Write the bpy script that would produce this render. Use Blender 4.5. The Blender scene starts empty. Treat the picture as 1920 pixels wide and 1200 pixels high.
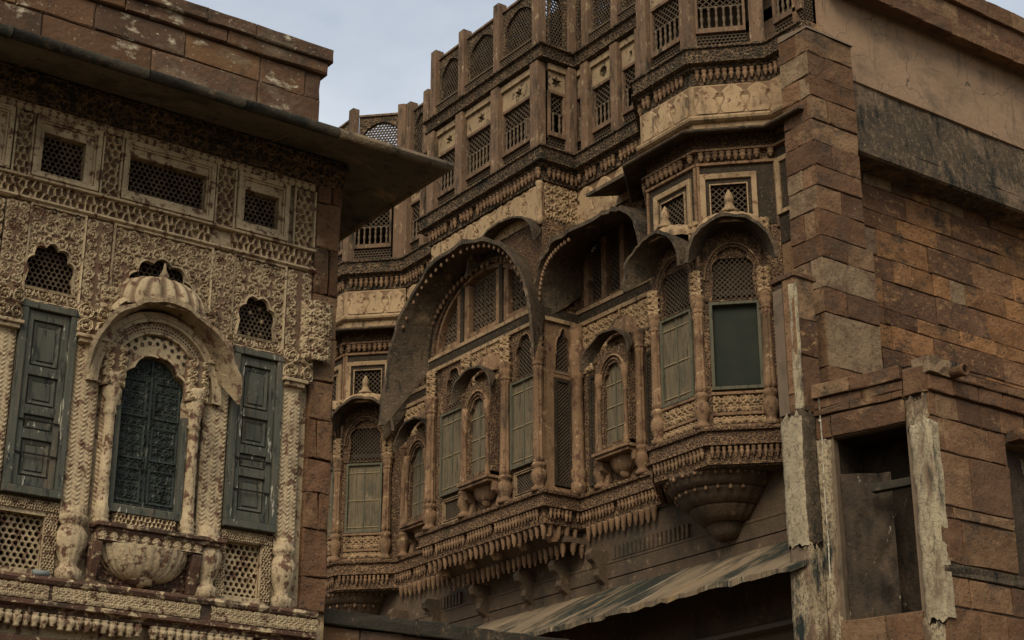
import bpy, math, random
import numpy as np
from mathutils import Vector, Matrix

random.seed(11)
rng = np.random.default_rng(11)
sc = bpy.context.scene
col = sc.collection
R = math.radians
PI = math.pi

# ------------------------------------------------------------------ camera
YAW, PITCH = R(54.4), R(20.86)
cd = bpy.data.cameras.new('camera')
cam = bpy.data.objects.new('camera', cd)
col.objects.link(cam)
cd.sensor_width = 36.0
cd.lens = 59.9
cd.clip_end = 3000
cam.location = (0, 0, 1.6)
fw = Vector((math.cos(YAW) * math.cos(PITCH), math.sin(YAW) * math.cos(PITCH), math.sin(PITCH)))
cam.rotation_euler = fw.to_track_quat('-Z', 'Y').to_euler()
sc.camera = cam

# ------------------------------------------------------------------ sky, sun, exposure
SUN = Vector((-0.58, -0.46, 0.67)).normalized()          # direction towards the sun
w = bpy.data.worlds.new('World')
sc.world = w
w.use_nodes = True
nt = w.node_tree
bg = nt.nodes['Background']
sky = nt.nodes.new('ShaderNodeTexSky')
sky.sky_type = 'NISHITA'
sky.sun_disc = False
sky.sun_elevation = math.asin(SUN.z)
sky.sun_rotation = math.atan2(SUN.x, SUN.y)
sky.air_density = 1.0
sky.dust_density = 3.0
sky.ozone_density = 1.0
tc = nt.nodes.new('ShaderNodeTexCoord')
mp = nt.nodes.new('ShaderNodeMapping')
mp.inputs['Scale'].default_value = (1.0, 1.0, 2.2)
nz = nt.nodes.new('ShaderNodeTexNoise')
nz.inputs['Scale'].default_value = 2.6
nz.inputs['Detail'].default_value = 7
nz.inputs['Roughness'].default_value = 0.55
rp = nt.nodes.new('ShaderNodeValToRGB')
rp.color_ramp.elements[0].position = 0.36
rp.color_ramp.elements[0].color = (0.35, 0.35, 0.35, 1)
rp.color_ramp.elements[1].position = 0.68
rp.color_ramp.elements[1].color = (0.96, 0.96, 0.96, 1)
mx = nt.nodes.new('ShaderNodeMix')
mx.data_type = 'RGBA'
mx.inputs['B'].default_value = (5.75, 6.2, 6.7, 1)          # high thin cloud veil
nt.links.new(tc.outputs['Generated'], mp.inputs['Vector'])
nt.links.new(mp.outputs['Vector'], nz.inputs['Vector'])
nt.links.new(nz.outputs['Fac'], rp.inputs['Fac'])
nt.links.new(rp.outputs['Color'], mx.inputs['Factor'])
nt.links.new(sky.outputs['Color'], mx.inputs['A'])
nt.links.new(mx.outputs['Result'], bg.inputs['Color'])
bg.inputs['Strength'].default_value = 0.10

sl = bpy.data.lights.new('sun', 'SUN')
sl.energy = 2.15
sl.angle = R(32)
sl.color = (1.0, 0.93, 0.82)
so = bpy.data.objects.new('sun', sl)
col.objects.link(so)
so.location = (-20, 5, 30)
so.rotation_euler = (-SUN).to_track_quat('-Z', 'Y').to_euler()

sc.view_settings.view_transform = 'Standard'
sc.view_settings.look = 'None'
sc.view_settings.gamma = 1.0
sc.view_settings.exposure = 0.34

# ------------------------------------------------------------------ materials
def nd(t, kind, **kw):
    n = t.nodes.new(kind)
    for k, v in kw.items():
        setattr(n, k, v)
    return n

def mat(name, c1, c2, scale=2.0, patches=(), bumps=(), rand=0.0, ramp=None, rough=0.9,
        attr=None, carve=None, spec=0.08, metal=0.0, crack=None):
    """noise-mixed base colour; patches = (colour, scale xyz, low, high, seed); bumps = (scale, strength, distance);
    ramp = per-object colours; attr = colour shown in the recesses of carved meshes; carve = (scale, strength, recess colour)"""
    m = bpy.data.materials.new(name)
    m.use_nodes = True
    t = m.node_tree
    b = t.nodes['Principled BSDF']
    b.inputs['Roughness'].default_value = rough
    b.inputs['Specular IOR Level'].default_value = spec
    b.inputs['Metallic'].default_value = metal
    geo = nd(t, 'ShaderNodeNewGeometry')
    L = t.links.new

    def coord(s, seed=0.0):
        mpn = nd(t, 'ShaderNodeMapping')
        if not isinstance(s, (tuple, list)):
            s = (s, s, s)
        if len(s) == 4:                             # streaks turned about the vertical
            mpn.vector_type = 'TEXTURE'
            mpn.inputs['Rotation'].default_value = (0, 0, s[3])
            s = tuple(1 / q for q in s[:3])
        mpn.inputs['Scale'].default_value = s
        mpn.inputs['Location'].default_value = (seed * 3.7, seed * 1.9, seed * 7.3)
        L(geo.outputs['Position'], mpn.inputs['Vector'])
        return mpn.outputs['Vector']

    def noise(s, seed=0.0, detail=6, r=0.6):
        n = nd(t, 'ShaderNodeTexNoise')
        n.inputs['Scale'].default_value = 1.0
        n.inputs['Detail'].default_value = detail
        n.inputs['Roughness'].default_value = r
        L(coord(s, seed), n.inputs['Vector'])
        return n.outputs['Fac']

    def rng_(x, lo, hi):
        n = nd(t, 'ShaderNodeMapRange')
        n.inputs['From Min'].default_value = lo
        n.inputs['From Max'].default_value = hi
        L(x, n.inputs['Value'])
        return n.outputs['Result']

    def mix(f, a, c):
        n = nd(t, 'ShaderNodeMix', data_type='RGBA')
        L(f, n.inputs['Factor'])
        for s, v in (('A', a), ('B', c)):
            if isinstance(v, tuple):
                n.inputs[s].default_value = (*v, 1)
            else:
                L(v, n.inputs[s])
        return n.outputs['Result']

    warm = lambda c: (c[0] * 1.02, c[1] * 0.985, c[2] * 0.86)
    one = c1[0] == 1 and ramp                       # per-object ramps carry the colour themselves
    if not one:
        c1, c2 = warm(c1), warm(c2)
    if ramp:
        ramp = [warm(c) for c in ramp]
    patches = [(warm(p[0]), *p[1:]) for p in patches]
    if attr:
        attr = warm(attr)
    cur = mix(rng_(noise(scale, 1.0), 0.3, 0.7), c1, c2)
    if ramp or rand:
        oi = nd(t, 'ShaderNodeObjectInfo')
    if ramp:
        rr = nd(t, 'ShaderNodeValToRGB')
        e = rr.color_ramp.elements
        rr.color_ramp.interpolation = 'CONSTANT'
        n = len(ramp)
        e[0].position = 0
        e[0].color = (*ramp[0], 1)
        e[1].position = 1.0 / n
        e[1].color = (*ramp[1], 1)
        for i in range(2, n):
            x = e.new(i / n)
            x.color = (*ramp[i], 1)
        L(oi.outputs['Random'], rr.inputs['Fac'])
        nm = nd(t, 'ShaderNodeMix', data_type='RGBA', blend_type='MULTIPLY')
        nm.inputs['Factor'].default_value = 1.0
        L(cur, nm.inputs['A'])
        L(rr.outputs['Color'], nm.inputs['B'])
        cur = nm.outputs['Result']
    if rand:
        hs = nd(t, 'ShaderNodeHueSaturation')
        ml = nd(t, 'ShaderNodeMapRange')
        ml.inputs['To Min'].default_value = 1 - rand
        ml.inputs['To Max'].default_value = 1 + rand
        wn = nd(t, 'ShaderNodeTexWhiteNoise', noise_dimensions='1D')
        L(oi.outputs['Random'], wn.inputs['W'])
        L(wn.outputs['Value'], ml.inputs['Value'])
        L(ml.outputs['Result'], hs.inputs['Value'])
        L(cur, hs.inputs['Color'])
        cur = hs.outputs['Color']
    cheight = None
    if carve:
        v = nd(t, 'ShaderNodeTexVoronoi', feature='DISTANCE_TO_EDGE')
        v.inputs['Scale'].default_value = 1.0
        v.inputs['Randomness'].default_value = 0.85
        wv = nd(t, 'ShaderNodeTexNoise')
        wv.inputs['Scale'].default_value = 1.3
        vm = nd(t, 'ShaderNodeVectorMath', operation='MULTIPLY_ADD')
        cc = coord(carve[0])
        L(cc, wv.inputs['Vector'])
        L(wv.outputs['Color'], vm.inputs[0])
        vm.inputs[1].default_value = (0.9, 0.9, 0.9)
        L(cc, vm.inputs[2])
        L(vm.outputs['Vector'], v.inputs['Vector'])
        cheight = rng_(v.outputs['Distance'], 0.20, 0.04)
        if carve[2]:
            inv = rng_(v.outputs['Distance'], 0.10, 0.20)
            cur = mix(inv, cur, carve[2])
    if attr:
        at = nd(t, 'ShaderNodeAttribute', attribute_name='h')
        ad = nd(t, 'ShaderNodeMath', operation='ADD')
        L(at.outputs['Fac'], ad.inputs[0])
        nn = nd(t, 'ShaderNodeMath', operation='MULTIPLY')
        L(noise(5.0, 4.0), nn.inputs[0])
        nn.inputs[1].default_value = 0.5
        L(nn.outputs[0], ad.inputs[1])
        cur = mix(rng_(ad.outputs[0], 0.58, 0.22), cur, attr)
    if crack:                                       # thin crazing lines
        v = nd(t, 'ShaderNodeTexVoronoi', feature='DISTANCE_TO_EDGE')
        v.inputs['Scale'].default_value = 1.0
        wv = nd(t, 'ShaderNodeTexNoise')
        wv.inputs['Scale'].default_value = 2.0
        vm = nd(t, 'ShaderNodeVectorMath', operation='MULTIPLY_ADD')
        cc = coord(crack[0], 3.0)
        L(cc, wv.inputs['Vector'])
        L(wv.outputs['Color'], vm.inputs[0])
        vm.inputs[1].default_value = (0.6, 0.6, 0.6)
        L(cc, vm.inputs[2])
        L(vm.outputs['Vector'], v.inputs['Vector'])
        cur = mix(rng_(v.outputs['Distance'], crack[1], crack[1] * .3), cur, crack[2])
    for (pc, ps, lo, hi, seed) in patches:
        cur = mix(rng_(noise(ps, seed, 8, 0.68), lo, hi), cur, pc)
    L(cur, b.inputs['Base Color'])
    last = None
    for i, (s, st, dist) in enumerate(bumps):
        bp = nd(t, 'ShaderNodeBump')
        bp.inputs['Strength'].default_value = st
        bp.inputs['Distance'].default_value = dist
        L(noise(s, 10.0 + i, 8, 0.65), bp.inputs['Height'])
        if last:
            L(last, bp.inputs['Normal'])
        last = bp.outputs['Normal']
    if cheight is not None:
        bp = nd(t, 'ShaderNodeBump')
        bp.inputs['Strength'].default_value = carve[1]
        bp.inputs['Distance'].default_value = 0.05
        L(cheight, bp.inputs['Height'])
        if last:
            L(last, bp.inputs['Normal'])
        last = bp.outputs['Normal']
    if last:
        L(last, b.inputs['Normal'])
    return m

RED = (0.115, 0.058, 0.040)
DRK = (0.036, 0.033, 0.026)
CREAM = (0.48, 0.375, 0.245)
M = {}
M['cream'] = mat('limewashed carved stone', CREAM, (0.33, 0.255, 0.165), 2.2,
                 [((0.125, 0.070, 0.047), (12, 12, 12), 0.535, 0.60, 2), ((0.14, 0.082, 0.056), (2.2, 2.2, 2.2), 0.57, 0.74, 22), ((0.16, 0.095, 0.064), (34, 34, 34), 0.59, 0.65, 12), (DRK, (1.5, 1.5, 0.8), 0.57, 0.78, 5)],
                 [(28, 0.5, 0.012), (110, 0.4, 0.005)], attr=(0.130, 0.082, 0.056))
M['creamflat'] = mat('limewashed stone', CREAM, (0.31, 0.24, 0.155), 2.6,
                     [((0.12, 0.066, 0.045), (10, 10, 9), 0.53, 0.59, 3), ((0.135, 0.080, 0.056), (2.4, 2.4, 2.0), 0.57, 0.74, 23), ((0.16, 0.095, 0.064), (30, 30, 30), 0.57, 0.64, 13), (DRK, (1.7, 1.7, 0.8), 0.56, 0.77, 6)],
                     [(24, 0.8, 0.018), (90, 0.5, 0.006)])
M['redledge'] = mat('red sandstone with limewash scraps', (0.105, 0.056, 0.040), (0.070, 0.041, 0.031), 3.0,
                    [((0.45, 0.35, 0.225), (8, 8, 11), 0.535, 0.575, 4), ((0.30, 0.22, 0.14), (34, 34, 34), 0.60, 0.64, 14), (DRK, (2.2, 2.2, 3), 0.50, 0.68, 8)],
                    [(30, 0.8, 0.015), (100, 0.4, 0.005)])
M['parapet'] = mat('parapet sandstone', (1, 1, 1), (0.74, 0.70, 0.68), 2.0,
                   [((0.44, 0.385, 0.28), (1.3, 1.3, 2.4, 0.0), 2.0, 3.0, 9), (DRK, (1.6, 1.6, 2.2), 0.51, 0.74, 11),
                    ((0.20, 0.16, 0.115), (1.0, 1.0, 2.0), 0.56, 0.72, 17), ((0.42, 0.37, 0.27), (22, 22, 24), 0.63, 0.67, 27), ((0.44, 0.385, 0.29), (2.6, 2.6, 4.4), 0.585, 0.67, 37)],
                   [(18, 0.8, 0.025), (80, 0.5, 0.006)], rand=0.18,
                   ramp=[(0.145, 0.082, 0.050), (0.125, 0.074, 0.049), (0.165, 0.094, 0.052), (0.105, 0.066, 0.046)])
M['block'] = mat('sandstone block', (1, 1, 1), (0.60, 0.56, 0.54), (3.2, 3.2, 4.5),
                 [((0.32, 0.175, 0.078), (1.0, 1.0, 2.2), 0.57, 0.66, 13), ((0.27, 0.165, 0.085), (6, 6, 9), 0.565, 0.63, 33), ((0.062, 0.044, 0.032), (1.6, 1.6, 2.6), 0.54, 0.66, 7),
                  ((0.045, 0.034, 0.026), (20, 20, 24), 0.55, 0.63, 23), ((0.30, 0.25, 0.18), (26, 26, 30), 0.65, 0.69, 43)],
                 [(9, 1.0, 0.05), (40, 0.8, 0.016)], rand=0.22,
                 ramp=[(0.165, 0.090, 0.053), (0.190, 0.103, 0.058), (0.26, 0.136, 0.066), (0.150, 0.082, 0.050),
                       (0.29, 0.152, 0.071), (0.140, 0.078, 0.049), (0.20, 0.110, 0.062), (0.235, 0.124, 0.063)])
M['pillarblock'] = mat('pier sandstone', (1, 1, 1), (0.62, 0.58, 0.56), (2.6, 2.6, 3.6),
                       [((0.27, 0.172, 0.098), (1.3, 1.3, 1.9), 0.58, 0.69, 15), ((0.064, 0.047, 0.035), (1.5, 1.5, 1.9), 0.53, 0.68, 19), ((0.05, 0.037, 0.028), (20, 20, 24), 0.56, 0.64, 29),
                        ((0.30, 0.245, 0.175), (24, 24, 28), 0.645, 0.69, 43)],
                       [(9, 1.0, 0.05), (40, 0.8, 0.016)], rand=0.20,
                       ramp=[(0.165, 0.092, 0.055), (0.215, 0.126, 0.073), (0.148, 0.084, 0.052), (0.185, 0.105, 0.061),
                             (0.235, 0.146, 0.086), (0.155, 0.085, 0.049)])
M['pale'] = mat('pale stone', (0.245, 0.172, 0.108), (0.165, 0.112, 0.072), 2.4, [((0.12, 0.075, 0.05), (2.2, 2.2, 2.6), 0.50, 0.64, 3), ((0.09, 0.063, 0.045), (16, 16, 16), 0.55, 0.64, 13)],
                [(9, 1.0, 0.05), (50, 0.7, 0.012)])
M['mortar'] = mat('lime mortar', (0.165, 0.120, 0.084), (0.115, 0.084, 0.060), 3, [(DRK, (1.5, 1.5, 1.5), 0.55, 0.80, 2)], [(40, 0.6, 0.012)])
M['tan'] = mat('carved tan sandstone', (0.245, 0.150, 0.086), (0.145, 0.087, 0.053), 1.3,
               [((0.38, 0.265, 0.158), (8, 8, 7), 0.585, 0.65, 3), ((0.090, 0.050, 0.034), (5, 5, 3), 0.535, 0.62, 9), ((0.090, 0.056, 0.038), (24, 24, 24), 0.575, 0.63, 19),
                (DRK, (1.6, 1.6, 0.7), 0.55, 0.74, 15)],
               [(26, 0.8, 0.024), (80, 0.5, 0.008)])
M['tandark'] = mat('sooty shade darkened sandstone', (0.115, 0.078, 0.052), (0.068, 0.049, 0.036), 1.2,  # sooty brown, with the shade below the balconies also put into the colour
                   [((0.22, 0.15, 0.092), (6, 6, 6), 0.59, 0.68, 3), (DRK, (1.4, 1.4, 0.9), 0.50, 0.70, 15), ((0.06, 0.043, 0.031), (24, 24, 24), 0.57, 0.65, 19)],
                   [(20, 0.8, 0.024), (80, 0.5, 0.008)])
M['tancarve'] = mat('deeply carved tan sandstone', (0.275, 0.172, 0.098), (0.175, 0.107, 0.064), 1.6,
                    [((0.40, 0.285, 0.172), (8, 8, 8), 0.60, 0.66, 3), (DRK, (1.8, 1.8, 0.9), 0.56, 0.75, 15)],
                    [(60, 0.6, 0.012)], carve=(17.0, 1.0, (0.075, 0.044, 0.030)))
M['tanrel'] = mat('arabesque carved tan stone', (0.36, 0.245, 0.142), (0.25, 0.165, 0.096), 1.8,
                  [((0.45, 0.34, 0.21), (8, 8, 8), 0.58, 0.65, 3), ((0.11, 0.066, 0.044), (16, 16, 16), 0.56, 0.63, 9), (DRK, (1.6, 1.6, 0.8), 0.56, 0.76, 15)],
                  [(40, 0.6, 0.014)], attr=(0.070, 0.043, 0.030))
M['tanrelief'] = mat('carved pendant sandstone', (0.225, 0.140, 0.082), (0.145, 0.088, 0.055), 4.0,
                     [((0.080, 0.049, 0.035), (4, 4, 4), 0.53, 0.66, 9)], [(40, 0.7, 0.016)], rand=0.25)
M['post'] = mat('pinkish sandstone post', (0.180, 0.113, 0.074), (0.112, 0.072, 0.049), 1.6,
                [((0.30, 0.218, 0.137), (9, 9, 4), 0.575, 0.65, 3), ((0.042, 0.035, 0.026), (5, 5, 1.1), 0.52, 0.65, 9), ((0.07, 0.045, 0.033), (26, 26, 12), 0.57, 0.64, 29)],
                [(30, 0.6, 0.014), (110, 0.4, 0.005)])
M['mossy'] = mat('lichen blackened stone', (0.105, 0.072, 0.047), (0.180, 0.116, 0.070), 2.2,
                 [((0.29, 0.208, 0.128), (11, 11, 11), 0.57, 0.64, 5), ((0.032, 0.031, 0.023), (2.4, 2.4, 2.4), 0.515, 0.65, 8)],
                 [(30, 0.8, 0.02), (90, 0.4, 0.005)], carve=(14.0, 0.8, (0.034, 0.028, 0.021)))
M['frieze'] = mat('flaking cream frieze plaster', (0.335, 0.236, 0.142), (0.245, 0.166, 0.098), 1.4,
                  [((0.145, 0.080, 0.048), (9, 9, 9), 0.56, 0.60, 5), ((0.135, 0.089, 0.056), (1.4, 1.4, 2.0), 0.53, 0.70, 9), ((0.07, 0.052, 0.038), (5, 5, 0.9), 0.56, 0.70, 19)],
                  [(20, 0.7, 0.016), (70, 0.4, 0.006)])
M['friezerel'] = mat('painted ogee frieze', (0.37, 0.262, 0.158), (0.275, 0.187, 0.111), 1.4,
                     [((0.145, 0.080, 0.048), (9, 9, 9), 0.57, 0.605, 5), ((0.145, 0.096, 0.060), (1.4, 1.4, 2.0), 0.53, 0.72, 9), ((0.07, 0.053, 0.039), (5, 5, 0.9), 0.565, 0.70, 19)],
                     [(20, 0.7, 0.016), (70, 0.4, 0.006)], attr=(0.150, 0.094, 0.058))
M['starpan'] = mat('mottled cream panel', (0.32, 0.232, 0.142), (0.20, 0.142, 0.090), 2.5,
                   [((0.070, 0.050, 0.036), (8, 8, 6), 0.55, 0.63, 5), (DRK, (2, 2, 1.2), 0.54, 0.72, 9)],
                   [(24, 0.6, 0.014)])
M['dark'] = mat('blackened inlay stone', (0.048, 0.036, 0.026), (0.026, 0.022, 0.017), 6.0,
                [((0.15, 0.10, 0.062), (24, 24, 24), 0.58, 0.64, 5)], [(50, 0.6, 0.01)], rough=0.9, spec=0.03)
M['lattice'] = mat('dark stone lattice', (0.105, 0.076, 0.052), (0.062, 0.047, 0.035), 5.0, [], [(60, 0.5, 0.006)])
M['lattlight'] = mat('weathered stone lattice', (0.135, 0.098, 0.066), (0.075, 0.055, 0.039), 6.0, [], [(60, 0.5, 0.006)])
M['interior'] = mat('unlit plastered room', (0.12, 0.10, 0.078), (0.09, 0.077, 0.061), 1.0, spec=0.0)
M['hood'] = mat('sooty plaster hood', (0.112, 0.080, 0.053), (0.070, 0.052, 0.037), 1.6,
                [((0.040, 0.034, 0.027), (1.0, 1.0, 1.3), 0.50, 0.62, 4), ((0.215, 0.155, 0.100), (1.5, 1.5, 1.5), 0.60, 0.67, 12), ((0.165, 0.117, 0.077), (16, 16, 16), 0.57, 0.64, 22), ((0.036, 0.031, 0.025), (8, 8, 1.6), 0.55, 0.66, 32)],
                [(8, 1.0, 0.06), (40, 0.8, 0.018)])
M['hoodA'] = mat('limewashed stone hood', (0.34, 0.262, 0.168), (0.22, 0.162, 0.104), 3,
                 [((0.12, 0.068, 0.047), (10, 10, 10), 0.53, 0.60, 5), ((0.10, 0.062, 0.044), (3, 3, 3), 0.54, 0.66, 15), (DRK, (2.0, 2.0, 1.6), 0.56, 0.68, 9)], [(26, 0.9, 0.022), (90, 0.5, 0.006)])
M['woodgreen'] = mat('grey green painted timber', (0.088, 0.089, 0.074), (0.060, 0.062, 0.052), (5, 5, 1.5),
                     [((0.105, 0.088, 0.066), (9, 9, 1.4), 0.52, 0.64, 12), ((0.028, 0.030, 0.030), (22, 22, 4), 0.55, 0.64, 16), ((0.40, 0.375, 0.31), (15, 15, 3.4), 0.615, 0.655, 6), ((0.34, 0.32, 0.27), (50, 50, 20), 0.64, 0.68, 26)],
                     [((60, 60, 5), 0.7, 0.012)], rough=0.8)
M['woodblue'] = mat('peeling blue green door paint', (0.026, 0.034, 0.033), (0.042, 0.050, 0.046), (8, 8, 3),
                    [((0.13, 0.125, 0.105), (26, 26, 9), 0.575, 0.64, 6), ((0.013, 0.014, 0.013), (14, 14, 5), 0.52, 0.64, 12)],
                    [((40, 40, 10), 0.9, 0.02)], rough=0.75)
M['woodolive'] = mat('weathered olive timber', (0.150, 0.116, 0.074), (0.100, 0.080, 0.054), (14, 14, 1.2),
                     [((0.040, 0.032, 0.024), (30, 30, 2.2), 0.55, 0.64, 6), ((0.20, 0.155, 0.098), (7, 7, 2), 0.58, 0.70, 9), ((0.065, 0.060, 0.045), (3, 3, 2), 0.53, 0.70, 19)],
                     [((70, 70, 4), 0.7, 0.012)], rough=0.85)
M['batten'] = mat('pale timber batten', (0.26, 0.20, 0.115), (0.20, 0.15, 0.09), 6)
M['woodframe'] = mat('faded green window frame', (0.105, 0.095, 0.066), (0.072, 0.070, 0.050), (9, 9, 2),
                     [((0.17, 0.13, 0.085), (14, 14, 4), 0.56, 0.67, 4), ((0.03, 0.028, 0.022), (20, 20, 4), 0.56, 0.66, 9)], [((60, 60, 6), 0.5, 0.008)])
M['plaster'] = mat('stained pink plaster', (0.295, 0.196, 0.130), (0.215, 0.145, 0.099), 0.8,
                   [((0.095, 0.074, 0.055), (0.9, 0.9, 1.3), 0.53, 0.74, 3), ((0.27, 0.17, 0.105), (3.5, 3.5, 0.45), 0.57, 0.74, 8), ((0.10, 0.078, 0.058), (6, 6, 0.6), 0.57, 0.74, 18), ((0.12, 0.088, 0.064), (28, 28, 28), 0.60, 0.68, 28)],
                   [(7, 0.5, 0.04), (40, 0.5, 0.010)], crack=((1.1, 1.1, 1.3), .008, (0.08, 0.06, 0.045)))
M['grime'] = mat('algae blackened render', (0.088, 0.064, 0.044), (0.042, 0.034, 0.026), 0.9,
                 [((0.20, 0.136, 0.090), (0.9, 0.9, 1.3), 0.52, 0.68, 12), ((0.16, 0.112, 0.074), (12, 12, 7), 0.52, 0.64, 5), ((0.020, 0.021, 0.017), (4.5, 4.5, 1.0), 0.51, 0.64, 15),
                  ((0.19, 0.14, 0.095), (34, 34, 26), 0.58, 0.65, 25)],
                 [(20, 1.0, 0.035), (70, 0.6, 0.010)])
M['crack'] = mat('cracked cream plaster over stone', (0.36, 0.29, 0.195), (0.26, 0.20, 0.13), 3.0,
                 [((0.125, 0.078, 0.054), (2.4, 2.4, 0.8), 0.47, 0.58, 5), ((0.10, 0.075, 0.052), (30, 30, 14), 0.52, 0.58, 3), ((0.022, 0.026, 0.024), (2.6, 2.6, 0.8), 0.53, 0.62, 9)],
                 [(18, 0.7, 0.02), (60, 0.5, 0.008)], crack=((9, 9, 12), .03, (0.10, 0.075, 0.05)))
M['crackcream'] = mat('thick cracked cream plaster', (0.36, 0.30, 0.205), (0.27, 0.22, 0.148), 2.5,
                      [((0.16, 0.115, 0.078), (30, 30, 16), 0.58, 0.64, 12), ((0.14, 0.095, 0.066), (2.4, 2.4, 0.9), 0.55, 0.66, 22), ((0.13, 0.10, 0.07), (9, 9, 5), 0.56, 0.66, 32), ((0.030, 0.032, 0.028), (1.8, 1.8, 0.6), 0.55, 0.64, 9)],
                      [(24, 0.6, 0.014), (80, 0.4, 0.006)], crack=((7, 7, 14), .035, (0.13, 0.10, 0.068)))
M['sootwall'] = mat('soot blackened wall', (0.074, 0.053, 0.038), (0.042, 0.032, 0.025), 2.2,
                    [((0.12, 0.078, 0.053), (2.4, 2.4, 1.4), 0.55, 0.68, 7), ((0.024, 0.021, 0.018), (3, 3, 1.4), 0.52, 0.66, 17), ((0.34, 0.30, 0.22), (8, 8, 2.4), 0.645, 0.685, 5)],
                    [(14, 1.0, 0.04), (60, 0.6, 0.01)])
M['awning'] = mat('streaked stone awning', (0.205, 0.150, 0.098), (0.135, 0.100, 0.068), (0.25, 1.4, 0.25, -0.5),
                  [((0.026, 0.028, 0.023), (0.55, 1.1, 0.9, -0.6), 0.45, 0.57, 4), ((0.25, 0.165, 0.085), (0.3, 3.4, 0.3, -0.5), 0.56, 0.70, 14), ((0.30, 0.25, 0.175), (0.6, 9, 0.8, -0.6), 0.57, 0.67, 8),
                   ((0.03, 0.03, 0.025), (0.9, 7, 1.1, -0.6), 0.56, 0.68, 18)],
                  [(11, 0.8, 0.03), (60, 0.6, 0.010)])
M['soffit'] = mat('stained eave slab', (0.165, 0.140, 0.108), (0.105, 0.090, 0.072), 1.3,
                  [((0.30, 0.21, 0.12), (0.9, 2.6, 3), 0.57, 0.69, 4), ((0.050, 0.046, 0.038), (1.2, 1.2, 2), 0.48, 0.62, 9), ((0.07, 0.06, 0.048), (9, 9, 9), 0.55, 0.66, 19)], [(8, 0.9, 0.05), (50, 0.6, 0.012)])
M['rolldark'] = mat('algae dark eave roll', (0.060, 0.049, 0.036), (0.030, 0.027, 0.021), 3.0,
                    [((0.12, 0.090, 0.06), (7, 7, 7), 0.57, 0.66, 4), ((0.02, 0.021, 0.018), (3, 3, 3), 0.5, 0.62, 14)], [(30, 0.9, 0.02)])
M['rollpale'] = mat('pale eave roll', (0.19, 0.14, 0.094), (0.12, 0.09, 0.062), 2.0,
                    [((0.05, 0.043, 0.034), (4, 4, 4), 0.53, 0.64, 4), ((0.25, 0.19, 0.13), (14, 14, 14), 0.60, 0.68, 14)], [(26, 0.9, 0.025)])
M['coping'] = mat('blackened coping stone', (0.050, 0.042, 0.032), (0.032, 0.029, 0.023), 3.0,
                  [((0.13, 0.09, 0.06), (8, 8, 8), 0.58, 0.67, 4)], [(26, 0.8, 0.02)])
M['pipewhite'] = mat('white plastic pipe', (0.42, 0.38, 0.31), (0.30, 0.26, 0.20), 5.0, [((0.15, 0.11, 0.08), (3, 3, 5), 0.55, 0.64, 3)], rough=0.6)
M['pipegrey'] = mat('grey plastic pipe', (0.20, 0.215, 0.215), (0.16, 0.17, 0.17), 3.0, rough=0.5)
M['iron'] = mat('black iron', (0.02, 0.018, 0.016), (0.03, 0.022, 0.018), 9.0, rough=0.6, metal=0.6)
M['ground'] = mat('dusty paved ground', (0.11, 0.082, 0.06), (0.085, 0.065, 0.048), 0.8, [((0.10, 0.08, 0.06), (0.4, 0.4, 0.4), 0.5, 0.7, 3)], [(6, 0.4, 0.03)])
M['pane'] = mat('dark dusty pane', (0.020, 0.024, 0.020), (0.030, 0.032, 0.026), 2.0, rough=0.85, spec=0.05)
M['vault'] = mat('grey undercroft plaster', (0.17, 0.15, 0.12), (0.13, 0.115, 0.092), 0.9, [((0.12, 0.10, 0.08), (0.7, 0.7, 0.7), 0.5, 0.7, 3)], [(14, 0.5, 0.02)])
M['board'] = mat('flat grey brown board', (0.055, 0.045, 0.034), (0.04, 0.033, 0.026), 0.8)

# ------------------------------------------------------------------ mesh kit
class MB:
    def __init__(s):
        s.v, s.f, s.h = [], [], None

    def add(s, vs, fs):
        n = len(s.v)
        s.v.extend(vs)
        s.f.extend([tuple(i + n for i in f) for f in fs])
        return s

    def build(s, name, m, parent=None, smooth=False, label=None, kind=None, bevel=0.0):
        me = bpy.data.meshes.new(name)
        me.from_pydata([tuple(map(float, p)) for p in s.v], [], s.f)
        if s.h is not None:
            a = me.attributes.new('h', 'FLOAT', 'POINT')
            a.data.foreach_set('value', np.asarray(s.h, dtype=np.float32))
        if smooth:
            me.polygons.foreach_set('use_smooth', [True] * len(me.polygons))
        me.materials.append(M[m] if isinstance(m, str) else m)
        o = bpy.data.objects.new(name, me)
        col.objects.link(o)
        if parent is not None:
            adopt(o, parent)
        if label:
            o['label'] = label
        if kind:
            o['kind'] = kind
        if bevel:
            bv = o.modifiers.new('bevel', 'BEVEL')
            bv.width = bevel
            bv.segments = 2
            bv.limit_method = 'ANGLE'
        return o

def adopt(o, parent):
    o.parent = parent
    l = parent.get('_base')
    if l is not None:
        o.matrix_parent_inverse = Matrix.Translation((-l[0], -l[1], -l[2]))

def thing(name, loc, label, cat, group=None):
    o = bpy.data.objects.new(name, None)
    col.objects.link(o)
    o.location = loc
    o['_base'] = list(map(float, loc))
    o['label'] = label
    o['category'] = cat
    if group:
        o['group'] = group
    return o

def copy_at(src, parent, loc, rz=0.0, scale=None):
    worn = src.name.split('.')[0] in ('pendant_bud', 'cornice_bud', 'pendant_drop', 'bud', 'hood_bead')
    if worn:
        if random.random() < .045:
            return None
        k = random.uniform(.86, 1.10)
        scale = tuple((scale[i] if scale else 1.0) * (k if i < 2 else random.uniform(.80, 1.06)) for i in range(3))
    c = src.copy()
    col.objects.link(c)
    adopt(c, parent)
    c.location = loc
    c.rotation_euler = (0, 0, rz)
    if scale:
        c.scale = scale
    return c

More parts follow.
